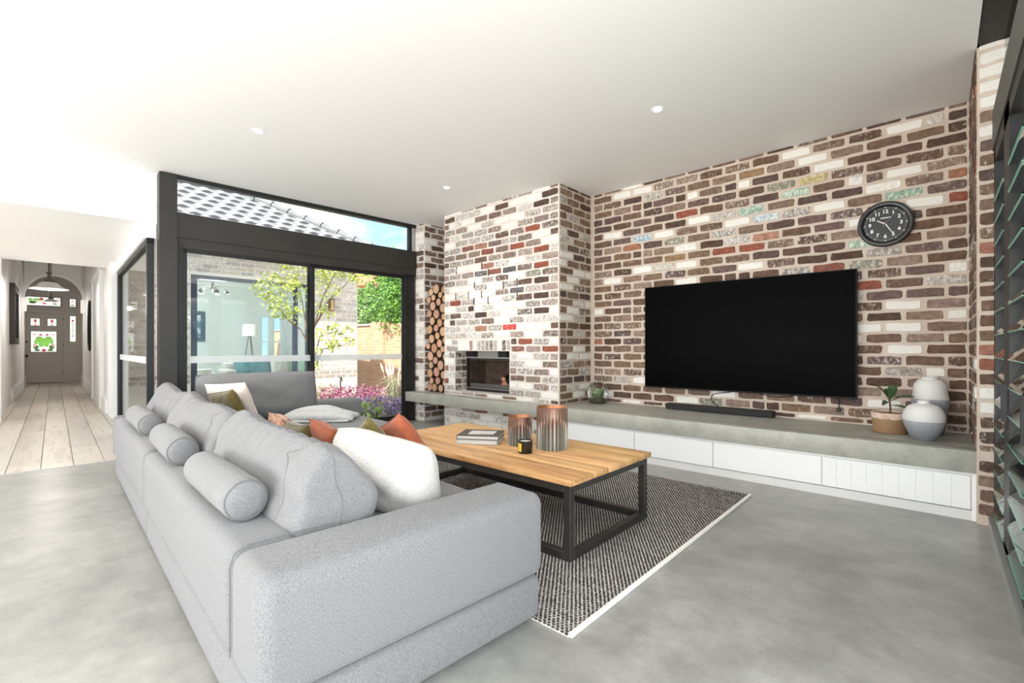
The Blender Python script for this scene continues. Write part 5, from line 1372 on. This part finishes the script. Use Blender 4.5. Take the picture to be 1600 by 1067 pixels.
# tiled roof of the wing
EV_P, EV_Z, SL, HIPQ = -9.45, 3.10, 0.60, 5.33
GA = 0.274                                     # horizontal gauge of a course
ang = math.atan(SL)
m = MB()
NR = 17
top = NR * GA
vs = [W(EV_P, -3, EV_Z - .03), W(EV_P, HIPQ, EV_Z - .03), W(EV_P - top, HIPQ - top, EV_Z - .03 + top * SL), W(EV_P - top, -3, EV_Z - .03 + top * SL), W(EV_P - 2 * top, HIPQ, EV_Z - .03), W(EV_P - 2 * top, -3, EV_Z - .03)]
m.add(vs, [(0, 1, 2, 3), (1, 4, 2), (3, 2, 4, 5), (0, 3, 5)])
m.obox(EV_P - 0.55, EV_P + 0.02, -2.0, HIPQ, EV_Z - 0.14, EV_Z - 0.04)
TILE = mat('pale grey roof tile', S(134, 132, 134), 0.8, S(112, 110, 112), 5.0, 0.2, 40.0)
roof = struct('roof_courtyard', m, TILE, 'pale grey tiled hip roof of the old house')
b = MB(); nx_ = 10; tw = 0.30; tl = 0.345
vs = []
for zoff in (0.0, -0.016):
    for j in range(2):
        for i in range(nx_ + 1):
            s = i / nx_; y = (s - 0.5) * (tw + 0.02)
            h = 0.020 * math.sin(PI * min(1, max(0, (s - 0.0) / 0.5))) if s < 0.5 else 0.008 * math.sin(PI * (s - 0.5) / 0.5) * -1
            vs.append((-tl * j, y, (h + 0.046 - 0.028 * j) if zoff == 0.0 else (-0.004 if j == 0 else h + 0.01)))
K = nx_ + 1; fs = []
for i in range(nx_):
    fs += [(i, i + 1, K + i + 1, K + i), (2 * K + i, 3 * K + i, 3 * K + i + 1, 2 * K + i + 1), (i, 2 * K + i, 2 * K + i + 1, i + 1)]
b.add(vs, fs); tile_me = b.mesh('tile'); tile_me.materials.append(TILE)
mrot = Matrix.Rotation(RO, 4, 'Z') @ Matrix.Rotation(ang, 4, 'Y')
er = mrot.to_euler()
for r in range(NR):
    q = 1.0 + (0.15 if r % 2 else 0.0)
    while q + tw / 2 < HIPQ - r * GA - 0.02:
        link('tile', tile_me, None, roof, W(EV_P - r * GA, q, EV_Z + r * GA * SL), er); q += tw
b = MB()
cap = MB(); cap.tube([(0, 0, 0), (0.38, 0, 0)], [0.115, 0.10], 10); cap_me = cap.mesh('ridge_cap'); cap_me.materials.append(TILE)
hd = (W(-1, -1, 0) + Vector((0, 0, SL))).normalized()
for k in range(16):
    s = k * 0.26
    o = link('ridge_cap', cap_me, None, roof, W(EV_P - s, HIPQ - s, EV_Z + s * SL + 0.03)); o.rotation_mode = 'QUATERNION'; o.rotation_quaternion = hd.to_track_quat('X', 'Z')

# boundary wall
def brick_tex(name, c1, c2, cm, sc):
    m_, t_, b_ = nt_new(name); tc = nd(t_, 'ShaderNodeTexCoord'); mp = nd(t_, 'ShaderNodeMapping'); mp.inputs['Rotation'].default_value = (PI / 2, 0, 0); t_.links.new(tc.outputs['Object'], mp.inputs[0])
    bt = nd(t_, 'ShaderNodeTexBrick', Scale=sc); bt.inputs['Color1'].default_value = (*c1, 1); bt.inputs['Color2'].default_value = (*c2, 1); bt.inputs['Mortar'].default_value = (*cm, 1)
    bt.inputs['Brick Width'].default_value = 0.24; bt.inputs['Row Height'].default_value = 0.086; bt.inputs['Mortar Size'].default_value = 0.008
    t_.links.new(mp.outputs[0], bt.inputs[0]); t_.links.new(bt.outputs[0], b_.inputs['Base Color']); b_.inputs['Roughness'].default_value = 0.9; return m_
OB = brick_tex('orange garden brick', S(220, 178, 146), S(206, 162, 130), S(222, 192, 168), 1.0)
m = MB(); m.box(-20, -4, 7.45, 7.60, -0.13, 1.72); fence = struct('wall_garden', m, OB, 'orange brick boundary wall of the courtyard')
for x in (-14.6, -11.9, -9.2):
    mb = MB(); mb.box(x - 0.34, x + 0.34, 7.36, 7.66, -0.13, 1.79); part('pillar', mb, OB, fence)
m = MB(); m.box(-20, -12.24, 7.42, 7.63, 1.72, 1.76); part('capping', m, M['paint'], fence)

# foliage
def tri_leaves(b, centre, rad, n_, size, rnd, shape='blade', droop=0.0, shell=0.35):
    for k in range(n_):
        while True:
            d = Vector((rnd.uniform(-1, 1), rnd.uniform(-1, 1), rnd.uniform(-1, 1)))
            if shell < d.length < 1: break
        c_ = Vector(centre) + Vector((d.x * rad[0], d.y * rad[1], d.z * rad[2]))
        L = size * rnd.uniform(0.6, 1.3); ax = Vector((rnd.uniform(-1, 1), rnd.uniform(-1, 1), rnd.uniform(-0.8, 0.5) - droop)).normalized(); sd = ax.orthogonal().normalized()
        sd = (Matrix.Rotation(rnd.uniform(0, 6.28), 3, ax) @ sd)
        if shape == 'blade':
            w_ = L * 0.22; b.add([c_, c_ + ax * L * 0.5 + sd * w_, c_ + ax * L, c_ + ax * L * 0.5 - sd * w_], [(0, 1, 2, 3)])
        else:                                           # lobed maple leaf
            up = ax.cross(sd); pts = []
            for i in range(10):
                a = 2 * PI * i / 10; r0 = L * (0.5 if i % 2 == 0 else 0.22)
                pts.append(c_ + ax * r0 * math.cos(a) + sd * r0 * math.sin(a))
            b.add(pts, [list(range(10))])
HED = mat('hedge leaf', S(60, 104, 42), 0.6, S(130, 178, 64), 3.0); HED2 = mat('far tree leaf', S(110, 140, 60), 0.6, S(160, 186, 90), 2.0)
BRK = mat('bark', S(112, 96, 82), 0.9, S(86, 74, 64), 12.0)
def tree(name, label, base, h0, blobs, n_, size, mm, seed, shape='blade', droop=0.2):
    t = thing(name, label, 'tree', base); rnd = random.Random(seed); B0 = Vector(base)
    tk = MB(); tk.tube([(0, 0, 0), (0.05, 0.02, h0 * 0.5), (0, 0, h0)], [0.10, 0.08, 0.05], 7)
    for c_, r in blobs: tk.tube([(0, 0, h0 * 0.8), Vector(c_)], [0.04, 0.012], 5)
    part('trunk', tk, BRK, t)
    b = MB()
    for c_, r in blobs: tri_leaves(b, c_, r, n_, size, rnd, shape, droop)
    o = part('foliage', b, mm, t); o['kind'] = 'stuff'
tree('bushy_tree', 'bright green bushy tree spilling over the boundary wall', (-12.5, 8.5, -0.13), 2.2, [((0, -0.3, 2.5), (1.3, 0.9, 0.95)), ((1.2, -0.5, 2.3), (1.1, 0.9, 0.9)), ((-1.1, -0.4, 2.3), (1.0, 0.8, 0.9)), ((0.5, -0.6, 2.2), (1.2, 0.45, 0.45)), ((0.6, -0.2, 3.05), (0.9, 0.7, 0.5))], 2600, 0.115, HED, 3)
tree('distant_tree', 'pale green treetop far behind the tiled roof', (-17.6, 11.2, -0.13), 4.2, [((0, 0, 4.7), (0.8, 0.7, 0.8)), ((0.5, 0.3, 4.2), (0.8, 0.7, 0.6))], 700, 0.22, HED2, 4)
t = thing('neighbour_house', 'distant house with a terracotta roof beyond the trees', 'building', (-23.0, 14.5, -0.13))
mb = MB(); mb.box(-3.5, 3.5, -2.5, 2.5, 0, 4.2); part('wall', mb, mat('cream render', S(214, 200, 180), 0.9), t)
mb = MB(); mb.add([(-4, -3, 4.1), (4, -3, 4.1), (4, 3, 4.1), (-4, 3, 4.1), (-1.5, 0, 5.7), (1.5, 0, 5.7)], [(0, 1, 5, 4), (1, 2, 5), (2, 3, 4, 5), (3, 0, 4), (0, 3, 2, 1)]); part('roof', mb, mat('terracotta tiles', S(196, 120, 84), 0.9, S(176, 104, 74), 6.0), t)

# young maple in the courtyard
MB0 = px3(492, 640, 8.4); MB0.z = -0.13
t = thing('maple_tree', 'slender young maple with lime green leaves in the courtyard', 'tree', MB0)
tk = MB(); loc = lambda u, v, tt: px3(u, v, tt) - MB0
brs = [([(489, 610, 8.4), (486, 545, 8.4), (470, 515, 8.35), (450, 500, 8.3), (428, 470, 8.2), (412, 450, 8.2)], 0.020), ([(489, 600, 8.4), (488, 520, 8.4), (505, 462, 8.4), (522, 430, 8.4), (528, 408, 8.5)], 0.020),
       ([(489, 590, 8.4), (489, 515, 8.45), (515, 468, 8.5), (540, 445, 8.6), (556, 422, 8.6)], 0.020), ([(489, 570, 8.4), (500, 525, 8.3), (525, 518, 8.2), (548, 514, 8.2)], 0.012), ([(489, 580, 8.4), (505, 545, 8.2), (535, 540, 8.1), (552, 533, 8.1)], 0.012),
       ([(489, 590, 8.4), (480, 520, 8.5), (472, 470, 8.5), (462, 430, 8.6), (445, 410, 8.6)], 0.016)]
for pts, r0 in brs:
    tk.tube([loc(*p_) for p_ in pts], [r0 * (1 - 0.75 * i / (len(pts) - 1)) for i in range(len(pts))], 6)
tk.tube([(0, 0, 0), loc(489, 600, 8.4)], [0.035, 0.022], 7)
part('trunk', tk, mat('maple bark', S(128, 104, 84), 0.8, S(96, 76, 62), 10.0), t, smooth=True)
b = MB(); rnd = random.Random(8)
for (u, v, tt, n_, s_) in ((412, 450, 8.2, 60, .22), (430, 470, 8.2, 70, .22), (445, 440, 8.4, 80, .26), (440, 485, 8.2, 70, .22), (465, 455, 8.4, 70, .26), (425, 430, 8.4, 30, .2), (470, 425, 8.5, 60, .26), (500, 430, 8.4, 80, .26), (520, 420, 8.5, 90, .28), (545, 425, 8.6, 90, .26), (556, 432, 8.6, 40, .18),
                       (515, 455, 8.4, 40, .22), (460, 490, 8.3, 40, .22), (496, 478, 8.4, 35, .2), (524, 516, 8.2, 36, .16), (545, 514, 8.2, 14, .1), (500, 522, 8.2, 20, .14), (520, 540, 8.1, 40, .16), (545, 534, 8.1, 26, .12), (495, 548, 8.2, 16, .12), (496, 572, 8.2, 14, .1), (510, 488, 8.4, 24, .15), (445, 412, 8.5, 26, .15)):
    tri_leaves(b, loc(u, v, tt), (s_, s_, s_ * 0.8), int(n_ * 1.7), 0.062, rnd, 'maple', 0.1, 0.0)
o = part('foliage', b, mat('maple leaf', S(150, 162, 62), 0.6, S(186, 196, 92), 4.0), t); o['kind'] = 'stuff'

# planting beds
PK = mat('burgundy leaf', S(128, 36, 78), 0.6, S(222, 150, 180), 30.0, lo=0.42, hi=0.7); PU = mat('purple leaf', S(92, 66, 116), 0.6, S(216, 196, 224), 34.0); LM = mat('lime leaf', S(190, 214, 84), 0.6, S(150, 186, 60), 10.0); YE = mat('olive yellow leaf', S(176, 176, 110), 0.7, S(206, 204, 160), 20.0)
def clump(name, label, base, r, h, n_, mm, seed, group, size=0.06):
    t = thing(name, label, 'plant', base, 0, group); rnd = random.Random(seed); b = MB()
    tri_leaves(b, (0, 0, h * 0.55), (r, r, h * 0.5), n_, size, rnd, 'blade', -0.5, 0.2); o = part('foliage', b, mm, t); o['kind'] = 'stuff'
    b = MB()
    for k in range(7):
        a = 2 * PI * k / 7; b.tube([(0, 0, 0), (0.4 * r * math.cos(a), 0.4 * r * math.sin(a), h * 0.6)], 0.006, 4)
    part('stems', b, BRK, t)
rr = random.Random(15)
for k in range(9):
    c_ = px3(506 + 12 * k + rr.uniform(-2, 2), 600, 8.75 + (0.42 if k % 2 else 0.0) + rr.uniform(-.04, .04)); c_.z = -0.13
    clump('pink_groundcover', 'low mound of burgundy pink groundcover in the courtyard bed', c_, 0.20, 0.44, 240, PK, 60 + k, 'pink groundcover mounds')
for k in range(9):
    c_ = px3(548 + 10.5 * k + rr.uniform(-2, 2), 600, 7.3 + (0.40 if k % 2 else 0.0) + rr.uniform(-.04, .04)); c_.z = -0.13
    clump('purple_groundcover', 'low mound of purple silver groundcover near the garden doors', c_, 0.185, 0.38, 260, PU, 80 + k, 'purple groundcover mounds')
for k, (u, tt) in enumerate(((485, 9.4), (503, 9.65), (519, 9.4))):
    c_ = px3(u, 600, tt); c_.z = -0.13
    clump('pale_shrub', 'small pale yellow green shrub below the brick wing', c_, 0.16, 0.45, 150, YE, 120 + k, 'pale shrubs')
for k, (u, tt) in enumerate(((562, 6.9), (585, 6.75))):
    c_ = px3(u, 600, tt); c_.z = -0.13
    clump('lime_plant', 'bright lime leafy plant just outside the garden doors', c_, 0.13, 0.42, 70, LM, 130 + k, 'lime plants', 0.08)
G0 = px3(617, 600, 8.35); G0.z = -0.13
t = thing('fountain_grass', 'tuft of fountain grass with pale feathery plumes', 'grass', G0); b = MB(); pl = MB(); rnd = random.Random(6)
for k in range(150):
    a = rnd.uniform(0, 6.28); ln = rnd.uniform(0.35, 0.7); d = Vector((math.cos(a), math.sin(a), 0)); sp_ = rnd.uniform(0.1, 0.5)
    p0 = d * 0.05; p1 = d * sp_ * 0.5 + Vector((0, 0, ln)); p2 = d * sp_ + Vector((0, 0, ln * 0.85)); s_ = Vector((-d.y, d.x, 0)) * 0.006
    b.add([p0 - s_, p0 + s_, p1 + s_, p1 - s_, p2], [(0, 1, 2, 3), (3, 2, 4)])
o = part('blades', b, mat('grass blade', S(138, 136, 108), 0.8, S(176, 168, 140), 9.0), t); o['kind'] = 'stuff'
for k in range(14):
    a = rnd.uniform(0, 6.28); d = Vector((math.cos(a), math.sin(a), 0)) * rnd.uniform(0.1, 0.34); z0 = rnd.uniform(0.6, 0.78)
    pl = MB(); pl.tube([d * 0.2, d * 0.8 + Vector((0, 0, z0))], 0.003, 4); pl.tube([d * 0.8 + Vector((0, 0, z0)), d * 0.9 + Vector((0, 0, z0 + 0.08)), d + Vector((0, 0, z0 + 0.17))], [0.010, 0.022, 0.004], 7); part('plume', pl, mat('grass plume', S(236, 216, 196), 0.9) if k == 0 else bpy.data.materials['grass plume'], t)
T0 = px3(532, 600, 9.6); T0.z = -0.13
t = thing('garden_tap', 'black garden tap on a post in the courtyard bed', 'tap', T0); b = MB(); b.tube([(0, 0, 0), (0, 0, 0.52)], 0.014, 7); part('post', b, M['black_frame'], t)
b = MB(); b.tube([(0, 0, 0.52), (0.02, 0, 0.57), (0.06, 0.0, 0.56), (0.07, 0, 0.50)], 0.012, 7); b.tube([(0, -0.04, 0.58), (0, 0.04, 0.58)], 0.008, 6); part('spout', b, M['black_frame'], t)
# hedge beyond the louvre doors
t = thing('hedge', 'dark green hedge along the path outside the louvre doors', 'hedge', (1.4, 10.2, -0.13)); b = MB(); rnd = random.Random(44); tri_leaves(b, (0, 0, 1.4), (2.6, 0.6, 1.5), 2600, 0.20, rnd, 'blade', 0, 0.0)
o = part('foliage', b, mat('dark hedge leaf', S(58, 84, 52), 0.6, S(96, 124, 74), 4.0), t); o['kind'] = 'stuff'
b = MB()
for k in range(6): b.tube([(-2.2 + 0.9 * k, 0, 0), (-2.2 + 0.9 * k, 0, 1.6)], 0.03, 5)
part('stems', b, BRK, t)
